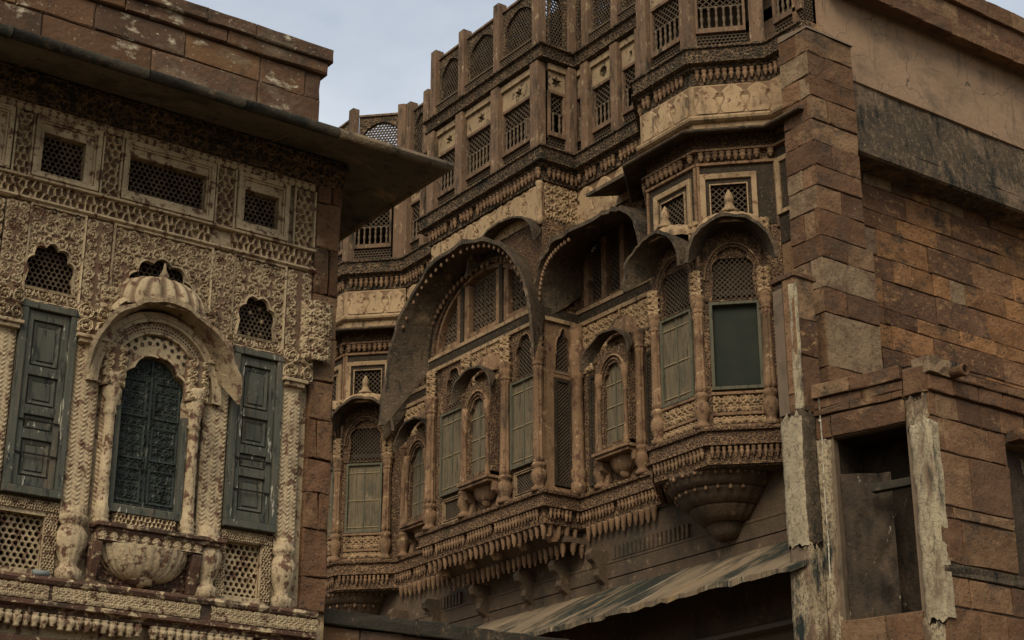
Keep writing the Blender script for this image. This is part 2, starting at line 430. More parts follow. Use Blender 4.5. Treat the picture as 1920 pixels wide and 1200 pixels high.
class Frame:
    """wall plane: u along the wall, d out of it, z up"""
    def __init__(s, O, U, N):
        s.O, s.U, s.N = np.array(O, float), np.array(U, float), np.array(N, float)
        s.flip = float(np.cross(s.U[:2], s.N[:2])) > 0
        s.rz = math.atan2(s.N[1], s.N[0]) + PI / 2       # turn that brings -Y onto N

    def p(s, u, d, z):
        return (s.O[0] + s.U[0] * u + s.N[0] * d, s.O[1] + s.U[1] * u + s.N[1] * d, s.O[2] + z)

    def ff(s, faces):
        return [tuple(reversed(f)) for f in faces] if s.flip else faces

    def add(s, mb, pts, faces):
        mb.add([s.p(*q) for q in pts], s.ff(faces))

    def box(s, mb, u0, u1, d0, d1, z0, z1):
        pts = [(u, d, z) for z in (z0, z1) for d in (d0, d1) for u in (u0, u1)]
        s.add(mb, pts, [(0, 2, 3, 1), (4, 5, 7, 6), (0, 1, 5, 4), (2, 6, 7, 3), (0, 4, 6, 2), (1, 3, 7, 5)])

def wall_holes(fr, mb, u0, u1, z0, z1, holes, d, reveal):
    us = sorted({u0, u1, *[h[0] for h in holes], *[h[1] for h in holes]})
    zs = sorted({z0, z1, *[h[2] for h in holes], *[h[3] for h in holes]})
    for a, b in zip(us, us[1:]):
        for c, e in zip(zs, zs[1:]):
            cu, cz = (a + b) / 2, (c + e) / 2
            if any(h[0] < cu < h[1] and h[2] < cz < h[3] for h in holes):
                continue
            fr.add(mb, [(a, d, c), (b, d, c), (b, d, e), (a, d, e)], [(0, 1, 2, 3)])
    for h in holes:
        a, b, c, e = h[:4]
        q = [(a, c), (b, c), (b, e), (a, e)]
        for i in range(4):
            p, r = q[i], q[(i + 1) % 4]
            fr.add(mb, [(p[0], d, p[1]), (r[0], d, r[1]), (r[0], d - reveal, r[1]), (p[0], d - reveal, p[1])], [(0, 1, 2, 3)])

def dense(poly, step=0.04):
    out = []
    for p, q in zip(poly, poly[1:] + poly[:1]):
        k = max(1, int(math.hypot(q[0] - p[0], q[1] - p[1]) / step))
        out += [(p[0] + (q[0] - p[0]) * i / k, p[1] + (q[1] - p[1]) * i / k) for i in range(k)]
    return out

def holed(fr, mb, u0, u1, z0, z1, poly, d, reveal, lip=0.0):
    """rectangular slab with a star-shaped hole"""
    poly = dense(poly)
    cu = sum(p[0] for p in poly) / len(poly)
    cz = sum(p[1] for p in poly) / len(poly)
    A = [math.atan2(p[1] - cz, p[0] - cu) for p in poly]
    Rr = [math.hypot(p[0] - cu, p[1] - cz) for p in poly]
    prs = sorted(zip(A, Rr))
    aa = np.array([a for a, _ in prs])
    rr = np.array([r for _, r in prs])
    corners = [math.atan2(z - cz, u - cu) for u in (u0, u1) for z in (z0, z1)]
    ang = sorted(set(list(aa) + corners))
    P, Q = [], []
    for a in ang:
        r = float(np.interp(a, np.concatenate([aa[-1:] - 2 * PI, aa, aa[:1] + 2 * PI]), np.concatenate([rr[-1:], rr, rr[:1]])))
        c, s_ = math.cos(a), math.sin(a)
        P.append((cu + r * c, cz + r * s_))
        tmin = 1e9
        if c > 1e-9: tmin = min(tmin, (u1 - cu) / c)
        if c < -1e-9: tmin = min(tmin, (u0 - cu) / c)
        if s_ > 1e-9: tmin = min(tmin, (z1 - cz) / s_)
        if s_ < -1e-9: tmin = min(tmin, (z0 - cz) / s_)
        Q.append((cu + tmin * c, cz + tmin * s_))
    n = len(ang)
    pts = [(q[0], d, q[1]) for q in Q] + [(p[0], d + lip, p[1]) for p in P] + [(p[0], d - reveal, p[1]) for p in P]
    fs = []
    for i in range(n):
        j = (i + 1) % n
        fs += [(i, j, n + j, n + i), (n + i, n + j, 2 * n + j, 2 * n + i)]
    fr.add(mb, pts, fs)

def arch_poly(uc, hw, z0, zs, za, cusps=0, depth=0.1, n=40, point=0.0):
    pts = [(uc - hw, z0), (uc + hw, z0)]
    for i in range(n + 1):
        t = PI * i / n
        r = 1.0
        if cusps:
            r = 1 - depth * (1 - abs(math.sin(cusps * t)))
        x, y = math.cos(t) * r, math.sin(t) * r
        y = y * (1 + point * (1 - abs(math.cos(t))) ** 2)
        pts.append((uc + hw * x, zs + (za - zs) * y / (1 + point)))
    return pts

def ring(fr, mb, poly, wdt, d0, d1, closed=False, inset=0.0):
    """moulding following an outline, wdt outwards from it"""
    c = (sum(p[0] for p in poly) / len(poly), sum(p[1] for p in poly) / len(poly))
    n = len(poly)
    pts = []
    for i, p in enumerate(poly):
        a = poly[max(i - 1, 0)] if not closed else poly[i - 1]
        b = poly[min(i + 1, n - 1)] if not closed else poly[(i + 1) % n]
        tx, ty = b[0] - a[0], b[1] - a[1]
        l = math.hypot(tx, ty) or 1
        nx, ny = ty / l, -tx / l
        if (p[0] - c[0]) * nx + (p[1] - c[1]) * ny < 0:
            nx, ny = -nx, -ny
        q = (p[0] + nx * wdt, p[1] + ny * wdt)
        pts += [(p[0], d0, p[1]), (p[0], d1, p[1]), (q[0], d1 - inset, q[1]), (q[0], d0, q[1])]
    fs = []
    m = n if closed else n - 1
    for i in range(m):
        a, b = 4 * i, 4 * ((i + 1) % n)
        fs += [(a, b, b + 1, a + 1), (a + 1, b + 1, b + 2, a + 2), (a + 2, b + 2, b + 3, a + 3)]
    fr.add(mb, pts, fs)

def rect_frame(fr, mb, u0, u1, z0, z1, w, d0, d1, chamfer=0.0):
    o = [(u0, z0), (u1, z0), (u1, z1), (u0, z1)]
    i_ = [(u0 + w, z0 + w), (u1 - w, z0 + w), (u1 - w, z1 - w), (u0 + w, z1 - w)]
    pts = [(a, d0, b) for a, b in o] + [(a, d1, b) for a, b in o] + [(a, d1 - chamfer, b) for a, b in i_] + [(a, d0, b) for a, b in i_]
    fs = []
    for k in range(4):
        j = (k + 1) % 4
        fs += [(k, j, 4 + j, 4 + k), (4 + k, 4 + j, 8 + j, 8 + k), (8 + k, 8 + j, 12 + j, 12 + k)]
    fr.add(mb, pts, fs)

def lathe_pts(prof, n, a0=0.0, a1=2 * PI, lobes=0, amp=0.0):
    vs, fs = [], []
    full = abs(a1 - a0 - 2 * PI) < 1e-6
    m = n if full else n + 1
    for (r, z) in prof:
        for i in range(m):
            a = a0 + (a1 - a0) * i / n
            q = r * (1 + (amp * math.cos(lobes * a) if lobes else 0))
            vs.append((q * math.cos(a), q * math.sin(a), z))
    for j in range(len(prof) - 1):
        for i in range(n):
            k = (i + 1) % m
            fs.append((j * m + i, j * m + k, (j + 1) * m + k, (j + 1) * m + i))
    if full:
        fs.append(tuple(reversed(range(m))))
        fs.append(tuple((len(prof) - 1) * m + i for i in range(m)))
    return vs, fs

def lathe(fr, mb, u, d, prof, n=16, lobes=0, amp=0.0, sq=1.0):
    vs, fs = lathe_pts(prof, n, lobes=lobes, amp=amp)
    o = fr.p(u, d, 0)
    mb.add([(o[0] + x, o[1] + y, o[2] + z) for x, y, z in vs], fs)

def column(fr, parent, u, d, z0, z1, r, mshaft='tan', mcap=None, base=0.42, cap=0.34, lobes=8, name='column', n=24):
    """vase-footed colonnette: foot and capital are sub-parts"""
    H = z1 - z0
    zb, zc = z0 + base, z1 - cap
    mb = MB()
    lathe(fr, mb, u, d, [(r * .92, zb - .02), (r * .95, zb + .1), (r * .88, zb + .12), (r * .80, zb + (zc - zb) * .5), (r * .76, zc - .1), (r * .88, zc - .07), (r * .9, zc + .02)], 40, lobes, .11)
    o = mb.build(name, mshaft, parent, smooth=True)
    mb = MB()
    b = base
    lathe(fr, mb, u, d, [(r * 1.25, z0), (r * 1.25, z0 + b * .12), (r * .85, z0 + b * .16), (r * .80, z0 + b * .24), (r * 1.22, z0 + b * .40), (r * 1.32, z0 + b * .55),
                        (r * 1.12, z0 + b * .70), (r * .82, z0 + b * .78), (r * 1.15, z0 + b * .84), (r * 1.2, z0 + b * .92), (r * .9, z0 + b)], n, 10, .05)
    f = mb.build('column_foot', mcap or mshaft, o, smooth=True)
    mb = MB()
    lathe(fr, mb, u, d, [(r * .85, zc), (r * 1.15, zc + cap * .10), (r * .85, zc + cap * .18), (r * .95, zc + cap * .3), (r * 1.15, zc + cap * .62), (r * 1.05, zc + cap * .68), (r * 1.28, zc + cap * .8), (r * 1.28, zc + cap)], n, 8, .08)
    mb.build('capital', mcap or mshaft, o, smooth=True)
    return o

def sweep(path, prof, mb, caps=True):
    """profile (d,z) swept along a plan path; outward is to the right of travel"""
    n = len(path)
    P = [np.array(p, float) for p in path]
    offs = []
    for i in range(n):
        ns = []
        if i > 0:
            t = P[i] - P[i - 1]
            t /= np.linalg.norm(t)
            ns.append(np.array([t[1], -t[0]]))
        if i < n - 1:
            t = P[i + 1] - P[i]
            t /= np.linalg.norm(t)
            ns.append(np.array([t[1], -t[0]]))
        m = sum(ns)
        m /= np.linalg.norm(m)
        m /= max(0.3, float(m @ ns[0]))
        offs.append(m)
    k = len(prof)
    vs = [(*(P[i] + offs[i] * d), z) for i in range(n) for (d, z) in prof]
    fs = []
    for i in range(n - 1):
        for j in range(k - 1):
            fs.append((i * k + j, (i + 1) * k + j, (i + 1) * k + j + 1, i * k + j + 1))
    if caps:
        fs.append(tuple(range(k)))
        fs.append(tuple(reversed(range((n - 1) * k, n * k))))
    mb.add(vs, fs)

def along(path, d, spacing, skip=0.0):
    """points at even spacing on the path pushed out by d: (x, y, angle)"""
    out = []
    for a, b in zip(path, path[1:]):
        a, b = np.array(a, float), np.array(b, float)
        t = b - a
        l = np.linalg.norm(t)
        t /= l
        nr = np.array([t[1], -t[0]])
        k = max(1, int(round((l - 2 * skip) / spacing)))
        for i in range(k):
            q = a + t * (skip + (l - 2 * skip) * (i + .5) / k) + nr * d
            out.append((q[0], q[1], math.atan2(nr[1], nr[0]) + PI / 2))
    return out

def hex_jali(fr, mb, u0, u1, z0, z1, s, bar, d, th, keep=None):
    """perforated slab of hexagonal holes, s = hole pitch"""
    R0 = s / math.sqrt(3)
    ri = R0 - bar
    rows = int((z1 - z0) / (1.5 * R0)) + 2
    cols = int((u1 - u0) / s) + 2
    ca = [(math.cos(PI / 6 + i * PI / 3), math.sin(PI / 6 + i * PI / 3)) for i in range(6)]
    for j in range(rows):
        for i in range(cols):
            cu = u0 + (i + (.5 if j % 2 else 0)) * s
            cz = z0 + j * 1.5 * R0
            if cu < u0 - .01 or cu > u1 + .01 or cz < z0 - .01 or cz > z1 + .01:
                continue
            if keep and not keep(cu, cz):
                continue
            jit = 1 + random.uniform(-.12, .12)
            pts = [(cu + R0 * c, d, cz + R0 * s_) for c, s_ in ca] + [(cu + ri * jit * c, d, cz + ri * jit * s_) for c, s_ in ca] + \
                  [(cu + ri * jit * c, d - th, cz + ri * jit * s_) for c, s_ in ca]
            fs = []
            for q in range(6):
                w_ = (q + 1) % 6
                fs += [(q, w_, 6 + w_, 6 + q), (6 + q, 6 + w_, 12 + w_, 12 + q)]
            fr.add(mb, pts, fs)

def bar_lattice(fr, mb, u0, u1, z0, z1, pitch, bar, d, th, angles=(45, 135)):
    for q, a in enumerate(angles):
        c, s_ = math.cos(R(a)), math.sin(R(a))
        nx, nz_ = -s_, c
        cs = [(u * nx + z * nz_) for u in (u0, u1) for z in (z0, z1)]
        k0 = math.floor(min(cs) / pitch)
        k1 = math.ceil(max(cs) / pitch)
        for k in range(k0, k1 + 1):
            off = (k + .5) * pitch
            ts = []
            lo, hi = -1e9, 1e9
            for (p0, dr, a0, a1) in ((off * nx, c, u0, u1), (off * nz_, s_, z0, z1)):
                if abs(dr) < 1e-9:
                    if p0 < a0 or p0 > a1:
                        lo, hi = 1, 0
                    continue
                t0, t1 = sorted(((a0 - p0) / dr, (a1 - p0) / dr))
                lo, hi = max(lo, t0), min(hi, t1)
            if hi - lo < bar:
                continue
            pts = []
            dd = d - q * th * .3
            for t in (lo, hi):
                x, z = off * nx + c * t, off * nz_ + s_ * t
                pts += [(x + nx * bar / 2, dd, z + nz_ * bar / 2), (x - nx * bar / 2, dd, z - nz_ * bar / 2),
                        (x - nx * bar / 2, dd - th, z - nz_ * bar / 2), (x + nx * bar / 2, dd - th, z + nz_ * bar / 2)]
            fr.add(mb, pts, [(0, 1, 5, 4), (1, 2, 6, 5), (3, 0, 4, 7)])

def hood(fr, name, parent, uc, hw, ztip, zap, proj, m, d0=0.0, th=0.05, ex=2.2, rise=0.18, spring=0.45, shrink=0.93, n=36, lip=0.0):
    """curved bangla hood: arc in elevation, projecting, its ends hanging as free tips"""
    mb = MB()
    K = 5
    H = zap - ztip
    rows = []
    qr = random.Random(int(abs(uc * 1000 + ztip * 77)))
    jit = [qr.uniform(-1, 1) for _ in range(n + 1)]
    jit = [(jit[max(i - 1, 0)] + 2 * jit[i] + jit[min(i + 1, n)]) / 4 * th * .55 for i in range(n + 1)]
    for side in (0, 1):
        for k in range(K):
            f = k / (K - 1)
            for i in range(n + 1):
                t = PI * i / n
                c, s_ = math.cos(t), math.sin(t)
                x = math.copysign(abs(c) ** (2 / ex), c)
                y = abs(s_) ** (2 / ex)
                low = max(0.0, (spring - y) / spring)
                fs_ = low * 0.93
                g = fs_ + (1 - fs_) * f
                wdt = hw * (shrink + (1 - shrink) * g)
                zz = ztip + H * y + rise * (1 - g) ** 1.6 * (y > 0.02)
                o = th if side else 0.0
                l = math.hypot(c / hw, s_ / H)
                ch = jit[i] * f
                o += ch * (1 if side else .5)
                rows.append((uc + wdt * x + o * (c / hw) / l, d0 + proj * g + ch + (lip if side else 0), zz + o * (s_ / H) / l))
    fs = []
    m_ = n + 1
    idx = lambda s, k, i: s * K * m_ + k * m_ + i
    for s in (0, 1):
        for k in range(K - 1):
            for i in range(n):
                fs.append((idx(s, k, i), idx(s, k, i + 1), idx(s, k + 1, i + 1), idx(s, k + 1, i)))
    for k in (0, K - 1):
        for i in range(n):
            fs.append((idx(0, k, i), idx(0, k, i + 1), idx(1, k, i + 1), idx(1, k, i)))
    for i in (0, n):
        for k in range(K - 1):
            fs.append((idx(0, k, i), idx(0, k + 1, i), idx(1, k + 1, i), idx(1, k, i)))
    fr.add(mb, rows, fs)
    return mb.build(name, m, parent, smooth=False)

def half_dome(fr, mb, uc, d0, z0, hw, h, proj, ribs=9, n=40, curve=1.0, top=0.06):
    """ribbed half dome against the wall"""
    prof = []
    K = 9
    for k in range(K + 1):
        t = k / K
        prof.append((math.cos(t * PI / 2) ** .8 * (1 - top) + top, math.sin(t * PI / 2) ** curve))
    pts, fs = [], []
    hh = []
    for k, (r, y) in enumerate(prof):
        for i in range(n + 1):
            a = PI * i / n
            hh.append(abs(math.sin(ribs * a)) ** 3 * .8)
            q = r * (1 + .10 * abs(math.sin(ribs * a)) * (1 if 0 < k < K else .4))
            pts.append((uc + hw * q * math.cos(a), d0 + proj * q * math.sin(a), z0 + h * y))
    for k in range(K):
        for i in range(n):
            a = k * (n + 1) + i
            fs.append((a, a + 1, a + n + 2, a + n + 1))
    fr.add(mb, pts, fs)
    mb.h = hh

def half_bowl(fr, mb, uc, d0, ztop, hw, h, proj, ribs=11, n=44):
    pts, fs = [], []
    K = 8
    for k in range(K + 1):
        t = k / K
        r = math.cos(t * PI / 2) ** .75 * .96 + .04 if k < K else .03
        y = -math.sin(t * PI / 2) ** 1.15
        for i in range(n + 1):
            a = PI * i / n
            q = r * (1 + .05 * abs(math.sin(ribs * a)))
            pts.append((uc + hw * q * math.cos(a), d0 + proj * q * math.sin(a), ztop + h * y))
    for k in range(K):
        for i in range(n):
            a = k * (n + 1) + i
            fs.append((a, a + 1, a + n + 2, a + n + 1))
    fr.add(mb, pts, fs)

def stone(fr, name, parent, u0, u1, z0, z1, d, depth, m, rough=0.010, bev=0.010, skew=0.0):
    b = bev
    nu = 3 if u1 - u0 > .45 else 2
    us = [u0, u0] + [u0 + b + (u1 - u0 - 2 * b) * i / nu for i in range(nu + 1)] + [u1, u1]
    zs = [z0, z0, z0 + b, (z0 + z1) / 2 + random.uniform(-.02, .02), z1 - b, z1, z1]
    nu_, nz_ = len(us), len(zs)
    off = random.uniform(-rough, rough)
    sk = [random.uniform(-skew, skew) for _ in range(4)]
    pts = []
    for j, z in enumerate(zs):
        for i, u in enumerate(us):
            e = min(i, j, nu_ - 1 - i, nz_ - 1 - j)
            dd = d - depth if e == 0 else (d - b * random.uniform(.7, 1.5) + off if e == 1 else d + off + random.uniform(-rough, rough))
            fu = (u - u0) / (u1 - u0)
            fz = (z - z0) / (z1 - z0)
            zz = z + (sk[0] * (1 - fu) + sk[1] * fu) * fz * 1.0
            uu = u + (sk[2] * (1 - fz) + sk[3] * fz) * fu
            if e >= 1:
                uu += random.uniform(-.008, .008)
                zz += random.uniform(-.008, .008)
            pts.append((uu, dd, zz))
    fs = [(j * nu_ + i, j * nu_ + i + 1, (j + 1) * nu_ + i + 1, (j + 1) * nu_ + i) for j in range(nz_ - 1) for i in range(nu_ - 1)]
    mb = MB()
    fr.add(mb, pts, fs)
    return mb.build(name, m, parent)

def masonry(fr, parent, u0, u1, courses, wr, d, m, gap=0.012, depth=0.12, rough=0.012, skip=None, name='stone_block', skew=0.012, alt=None):
    for k, (z0, z1) in enumerate(courses):
        u = u0
        first = True
        while u < u1 - .04:
            wd = random.uniform(*wr)
            if first:
                wd *= random.uniform(.4, 1)
                first = False
            e = min(u + wd, u1)
            if u1 - e < wr[0] * .5:
                e = u1
            if not (skip and skip((u + e) / 2, (z0 + z1) / 2, u, e)):
                mm = m
                if alt and random.random() < alt[1]:
                    mm = alt[0]
                stone(fr, name, parent, u + gap / 2, e - gap / 2, z0 + gap / 2, z1 - gap / 2, d, depth, mm, rough, skew=skew)
            u = e

# ------------------------------------------------------------------ carved relief (height fields made into meshes)
def stroke(H, res, pts, r, h=1.0):
    nzr, nur = H.shape
    for (a, b), (c, e) in zip(pts, pts[1:]):
        lo_u = max(0, int((min(a, c) - r) / res)); hi_u = min(nur, int((max(a, c) + r) / res) + 2)
        lo_z = max(0, int((min(b, e) - r) / res)); hi_z = min(nzr, int((max(b, e) + r) / res) + 2)
        if hi_u <= lo_u or hi_z <= lo_z:
            continue
        U, Z = np.meshgrid(np.arange(lo_u, hi_u) * res, np.arange(lo_z, hi_z) * res)
        vx, vy = c - a, e - b
        t = np.clip(((U - a) * vx + (Z - b) * vy) / (vx * vx + vy * vy + 1e-9), 0, 1)
        dd = np.hypot(U - a - t * vx, Z - b - t * vy)
        H[lo_z:hi_z, lo_u:hi_u] = np.maximum(H[lo_z:hi_z, lo_u:hi_u], h * np.sqrt(np.clip(1 - (dd / r) ** 2, 0, 1)))

def scrolls(wd, ht, res, seed, pitch=0.125, sym=True):
    """vine scrolls: one spiral per cell with hooked leaves and a small flower in its eye"""
    q = random.Random(seed)
    nu, nz_ = max(3, int(round(wd / res)) + 1), max(3, int(round(ht / res)) + 1)
    H = np.zeros((nz_, nu))
    half = wd / 2 if sym else wd
    rows = max(1, int(round(ht / pitch)))
    cols = max(1, int(round(half / pitch)))
    ps = min(half / cols, ht / rows)
    sr = max(res * .75, ps * .05)
    for j in range(rows):
        for i in range(cols):
            cu = half * (i + .5) / cols + q.uniform(-.05, .05) * ps
            cz = ht * (j + .5) / rows + q.uniform(-.05, .05) * ps
            hand = 1 if (i + j) % 2 else -1
            a0 = -PI / 2 if j % 2 == 0 else PI / 2
            P = []
            for k in range(19):
                t = k / 18
                rr = ps * (.56 - .34 * t)
                a = a0 + hand * t * 2 * PI * 1.3
                P.append((cu + rr * math.cos(a), cz + rr * math.sin(a)))
            stroke(H, res, P, sr)
            for k in range(6):
                a = k * PI / 3 + a0
                stroke(H, res, [(cu + ps * .05 * math.cos(a), cz + ps * .05 * math.sin(a)), (cu + ps * .125 * math.cos(a), cz + ps * .125 * math.sin(a))], max(res * .7, ps * .042), .95)
            for k in range(2, 17, 2):
                p, p2 = P[k], P[k + 1]
                a = math.atan2(p2[1] - p[1], p2[0] - p[0])
                for sd in ((1, -1) if k < 12 else (-hand,)):
                    b = a + sd * .85
                    l = ps * q.uniform(.20, .32)
                    m1 = (p[0] + l * .6 * math.cos(b), p[1] + l * .6 * math.sin(b))
                    m2 = (m1[0] + l * .55 * math.cos(b - sd * .9), m1[1] + l * .55 * math.sin(b - sd * .9))
                    stroke(H, res, [p, m1, m2], max(res * .7, ps * .038), .8)
    if sym:
        H = np.maximum(H, H[:, ::-1])
    return H

def pocks(wd, ht, res, seed, pitch=0.06, rim=0.016):
    g = np.random.default_rng(seed)
    nu, nz_ = max(3, int(round(wd / res)) + 1), max(3, int(round(ht / res)) + 1)
    U, Z = np.meshgrid(np.linspace(0, wd, nu), np.linspace(0, ht, nz_))
    pts = []
    ny, nx = max(1, int(ht / pitch)), max(1, int(wd / pitch))
    for j in range(-1, ny + 2):
        for i in range(-1, nx + 2):
            pts.append(((i + .5 + .5 * (j % 2) + g.uniform(-.28, .28)) * wd / nx, (j + .5 + g.uniform(-.28, .28)) * ht / ny))
    pts = np.array(pts)
    f1 = np.full(U.shape, 9.0)
    f2 = np.full(U.shape, 9.0)
    for p in pts:
        dd = np.hypot(U - p[0], Z - p[1])
        f2 = np.minimum(f2, np.maximum(f1, dd))
        f1 = np.minimum(f1, dd)
    return np.clip(1 - (f2 - f1 - rim * .5) / (rim * .6), 0, 1)

def leaves(wd, ht, res, n, ribs=3, flip=False):
    nu, nz_ = max(3, int(round(wd / res)) + 1), max(3, int(round(ht / res)) + 1)
    U, Z = np.meshgrid(np.linspace(0, 1, nu), np.linspace(0, 1, nz_))
    if flip:
        Z = 1 - Z
    H = np.zeros(U.shape)
    for sh, k in ((0.0, 1.0), (0.5, .6)):
        a = ((U * n + sh) % 1.0) * 2 - 1
        wth = .95 * np.sqrt(np.clip(1 - Z ** 2.2, 0, 1))
        body = np.clip(1 - np.abs(a) / np.maximum(wth, .02), 0, 1)
        H = np.maximum(H, k * np.where(body > 0, .45 + .55 * np.abs(np.cos(a * ribs * PI)) * np.minimum(1, body * 3), 0) * (body > 0.03))
    return H

def chevrons(wd, ht, res, pitch=0.05, ranks=1):
    nu, nz_ = max(3, int(round(wd / res)) + 1), max(3, int(round(ht / res)) + 1)
    U, Z = np.meshgrid(np.linspace(0, 1, nu), np.linspace(0, ht, nz_))
    a = np.abs(((U * ranks) % 1.0) * 2 - 1)
    ph = (Z / pitch - a * .9) % 1.0
    return np.clip(1.15 - np.abs(ph - .5) * 2.3, 0, 1) * np.clip(.35 + (1 - a), 0, 1)

def rosettes(wd, ht, res, n):
    nu, nz_ = max(3, int(round(wd / res)) + 1), max(3, int(round(ht / res)) + 1)
    U, Z = np.meshgrid(np.linspace(0, wd, nu), np.linspace(0, ht, nz_))
    c = wd / n
    a = (U % c) - c / 2
    b = Z - ht / 2
    r = np.hypot(a, b) / (min(c, ht) * .5)
    th = np.arctan2(b, a)
    pet = .72 + .22 * np.abs(np.cos(3 * th))
    H = np.where(r < pet, .5 + .5 * np.abs(np.sin(3 * th)), 0) * (r > .2)
    H = np.where(r < .22, 1.0, H)
    H = np.maximum(H, np.where((np.abs(b) > ht * .43), .9, 0))
    return H

def relief(fr, name, parent, u0, z0, wd, ht, H, d0, amp, m, mask=None, bulge=0.0, kind=None, label=None):
    nz_, nu = H.shape
    us = np.linspace(u0, u0 + wd, nu)
    zs = np.linspace(z0, z0 + ht, nz_)
    U, Z = np.meshgrid(us, zs)
    D = d0 + amp * H
    if bulge:
        a = np.linspace(-1, 1, nu)
        D = D + bulge * np.sqrt(np.clip(1 - a ** 2, 0, 1))[None, :]
    O, Uv, N = fr.O, fr.U, fr.N
    X = O[0] + Uv[0] * U + N[0] * D
    Y = O[1] + Uv[1] * U + N[1] * D
    V = np.stack([X, Y, Z + O[2]], -1).reshape(-1, 3)
    I = np.arange(nz_ * nu).reshape(nz_, nu)
    F = np.stack([I[:-1, :-1], I[:-1, 1:], I[1:, 1:], I[1:, :-1]], -1).reshape(-1, 4)
    if mask is not None:
        cu = (U[:-1, :-1] + U[1:, 1:]).reshape(-1) / 2
        cz = (Z[:-1, :-1] + Z[1:, 1:]).reshape(-1) / 2
        F = F[~mask(cu, cz)]
    mb = MB()
    mb.v = V.tolist()
    mb.f = fr.ff([tuple(f) for f in F.tolist()])
    mb.h = H.reshape(-1)
    return mb.build(name, m, parent, smooth=True, label=label, kind=kind)

def in_poly(poly):
    poly = dense(poly)
    P = np.array(poly)
    cu, cz = P.mean(0)
    A = np.arctan2(P[:, 1] - cz, P[:, 0] - cu)
    Rr = np.hypot(P[:, 0] - cu, P[:, 1] - cz)
    o = np.argsort(A)
    A, Rr = A[o], Rr[o]
    A = np.concatenate([A[-1:] - 2 * PI, A, A[:1] + 2 * PI])
    Rr = np.concatenate([Rr[-1:], Rr, Rr[:1]])
    return lambda u, z: np.hypot(u - cu, z - cz) < np.interp(np.arctan2(z - cz, u - cu), A, Rr)

# ================================================================== the setting
gm = MB().add([(-400, -400, 0), (400, -400, 0), (400, 400, 0), (-400, 400, 0)], [(0, 1, 2, 3)])
g = gm.build('ground', 'ground')
g['kind'] = 'structure'

# ================================================================== carved wing on the left (wall plane y = 14)
FA = Frame((0, 14, 0), (1, 0, 0), (0, -1, 0))
A = thing('carved_palace_wing', (5.9, 15.5, 0), 'ornate limewashed palace wing with green shutters under a wide stone eave', 'palace')
RES = 0.0065
X0, X1 = 0.6, 7.85
jl1, jl2, jl3 = (4.70, 5.11, 8.42, 8.84), (5.55, 6.35, 8.48, 8.85), (6.77, 7.15, 8.48, 8.83)
pmL = arch_poly(4.885, 0.235, 7.30, 7.45, 7.75, 5, .14)
pmC = arch_poly(5.955, 0.34, 7.30, 7.50, 7.86, 5, .14)
pmR = arch_poly(6.965, 0.21, 7.29, 7.44, 7.72, 4, .14)
holes = [jl1, jl2, jl3, (3.5, 4.2, 8.42, 8.84), (4.63, 5.14, 7.28, 7.78), (5.6, 6.31, 7.3, 7.88), (6.74, 7.19, 7.27, 7.75), (4.40, 5.07, 4.78, 5.25), (6.79, 7.16, 4.78, 5.28),
         (5.62, 6.29, 5.45, 6.95)]
mb = MB()
wall_holes(FA, mb, X0, X1, 0, 9.8, holes, -.034, 0.2)
FA.add(mb, [(X1, 0, 0), (X1, -6, 0), (X1, -6, 9.8), (X1, 0, 9.8), (X0, -6, 0), (X0, 0, 0), (X0, 0, 9.8), (X0, -6, 9.8)],
       [(0, 1, 2, 3), (4, 5, 6, 7), (1, 4, 7, 2), (3, 2, 7, 6)])
mb.build('wall', 'creamflat', A)
mb = MB()
FA.box(mb, X0 + .02, X1 - .02, -3.0, -2.9, 0, 9.7)
FA.box(mb, X0 + .02, X1 - .02, -2.9, -.25, 7.16, 7.24)
mb.build('room_partition', 'interior', A)

# --- eave with rolled edge
EZ = 9.22
mb = MB()
path = [(-.3, 14), (7.70, 14), (7.70, 20)]
sweep(path, [(0, 9.39), (.86, EZ - .02), (.86, EZ + .05), (0, 9.47)], mb)
mb.build('eave', 'soffit', A)
rolls = [(-.3, 1.3), (1.3, 2.6), (2.6, 4.02), (4.02, 5.30), (5.30, 6.28), (6.28, 7.30)]
for k, (a, b) in enumerate(rolls):
    mb = MB()
    FA.add(mb, [(u, .88 + .055 * math.cos(t), EZ + .02 + .055 * math.sin(t)) for u in (a + .004, b - .004) for t in [i * PI / 5 for i in range(10)]],
           [(i, (i + 1) % 10, 10 + (i + 1) % 10, 10 + i) for i in range(10)] + [tuple(range(10)), tuple(range(19, 9, -1))])
    mb.build('eave_edge_roll', 'rolldark', A, smooth=True)
mb = MB()
sweep([(7.305, 14), (7.70, 14), (7.70, 20)], [(.88 + .055 * math.cos(i * PI / 5), EZ + .02 + .055 * math.sin(i * PI / 5)) for i in range(11)], mb)
mb.build('eave_edge_roll', 'rollpale', A, smooth=True)
for k, u in enumerate((3.4, 4.35, 5.2, 6.1, 6.95)):       # seams between the eave slabs
    mb = MB()
    FA.add(mb, [(u, .02, 9.375), (u + .03, .02, 9.375), (u + .03, .82, 9.213), (u, .82, 9.213), (u, .02, 9.40), (u + .03, .02, 9.40), (u + .03, .82, 9.24), (u, .82, 9.24)],
           [(0, 1, 2, 3), (0, 4, 5, 1), (3, 2, 6, 7), (0, 3, 7, 4), (1, 5, 6, 2)])
    mb.build('eave_seam', 'mortar', A)
# bracket mouldings under the eave
mb = MB()
sweep([(X0, 14), (X1, 14)], [(0, 9.08), (.05, 9.09), (.05, 9.14), (.09, 9.17), (.09, 9.23), (.15, 9.27), (.15, 9.34), (0, 9.36)], mb)
mb.build('cornice', 'mossy', A)
relief(FA, 'carved_band', A, X0, 9.0, 7.56 - X0, .085, rosettes(7.56 - X0, .085, RES, 86), .004, .02, 'cream')

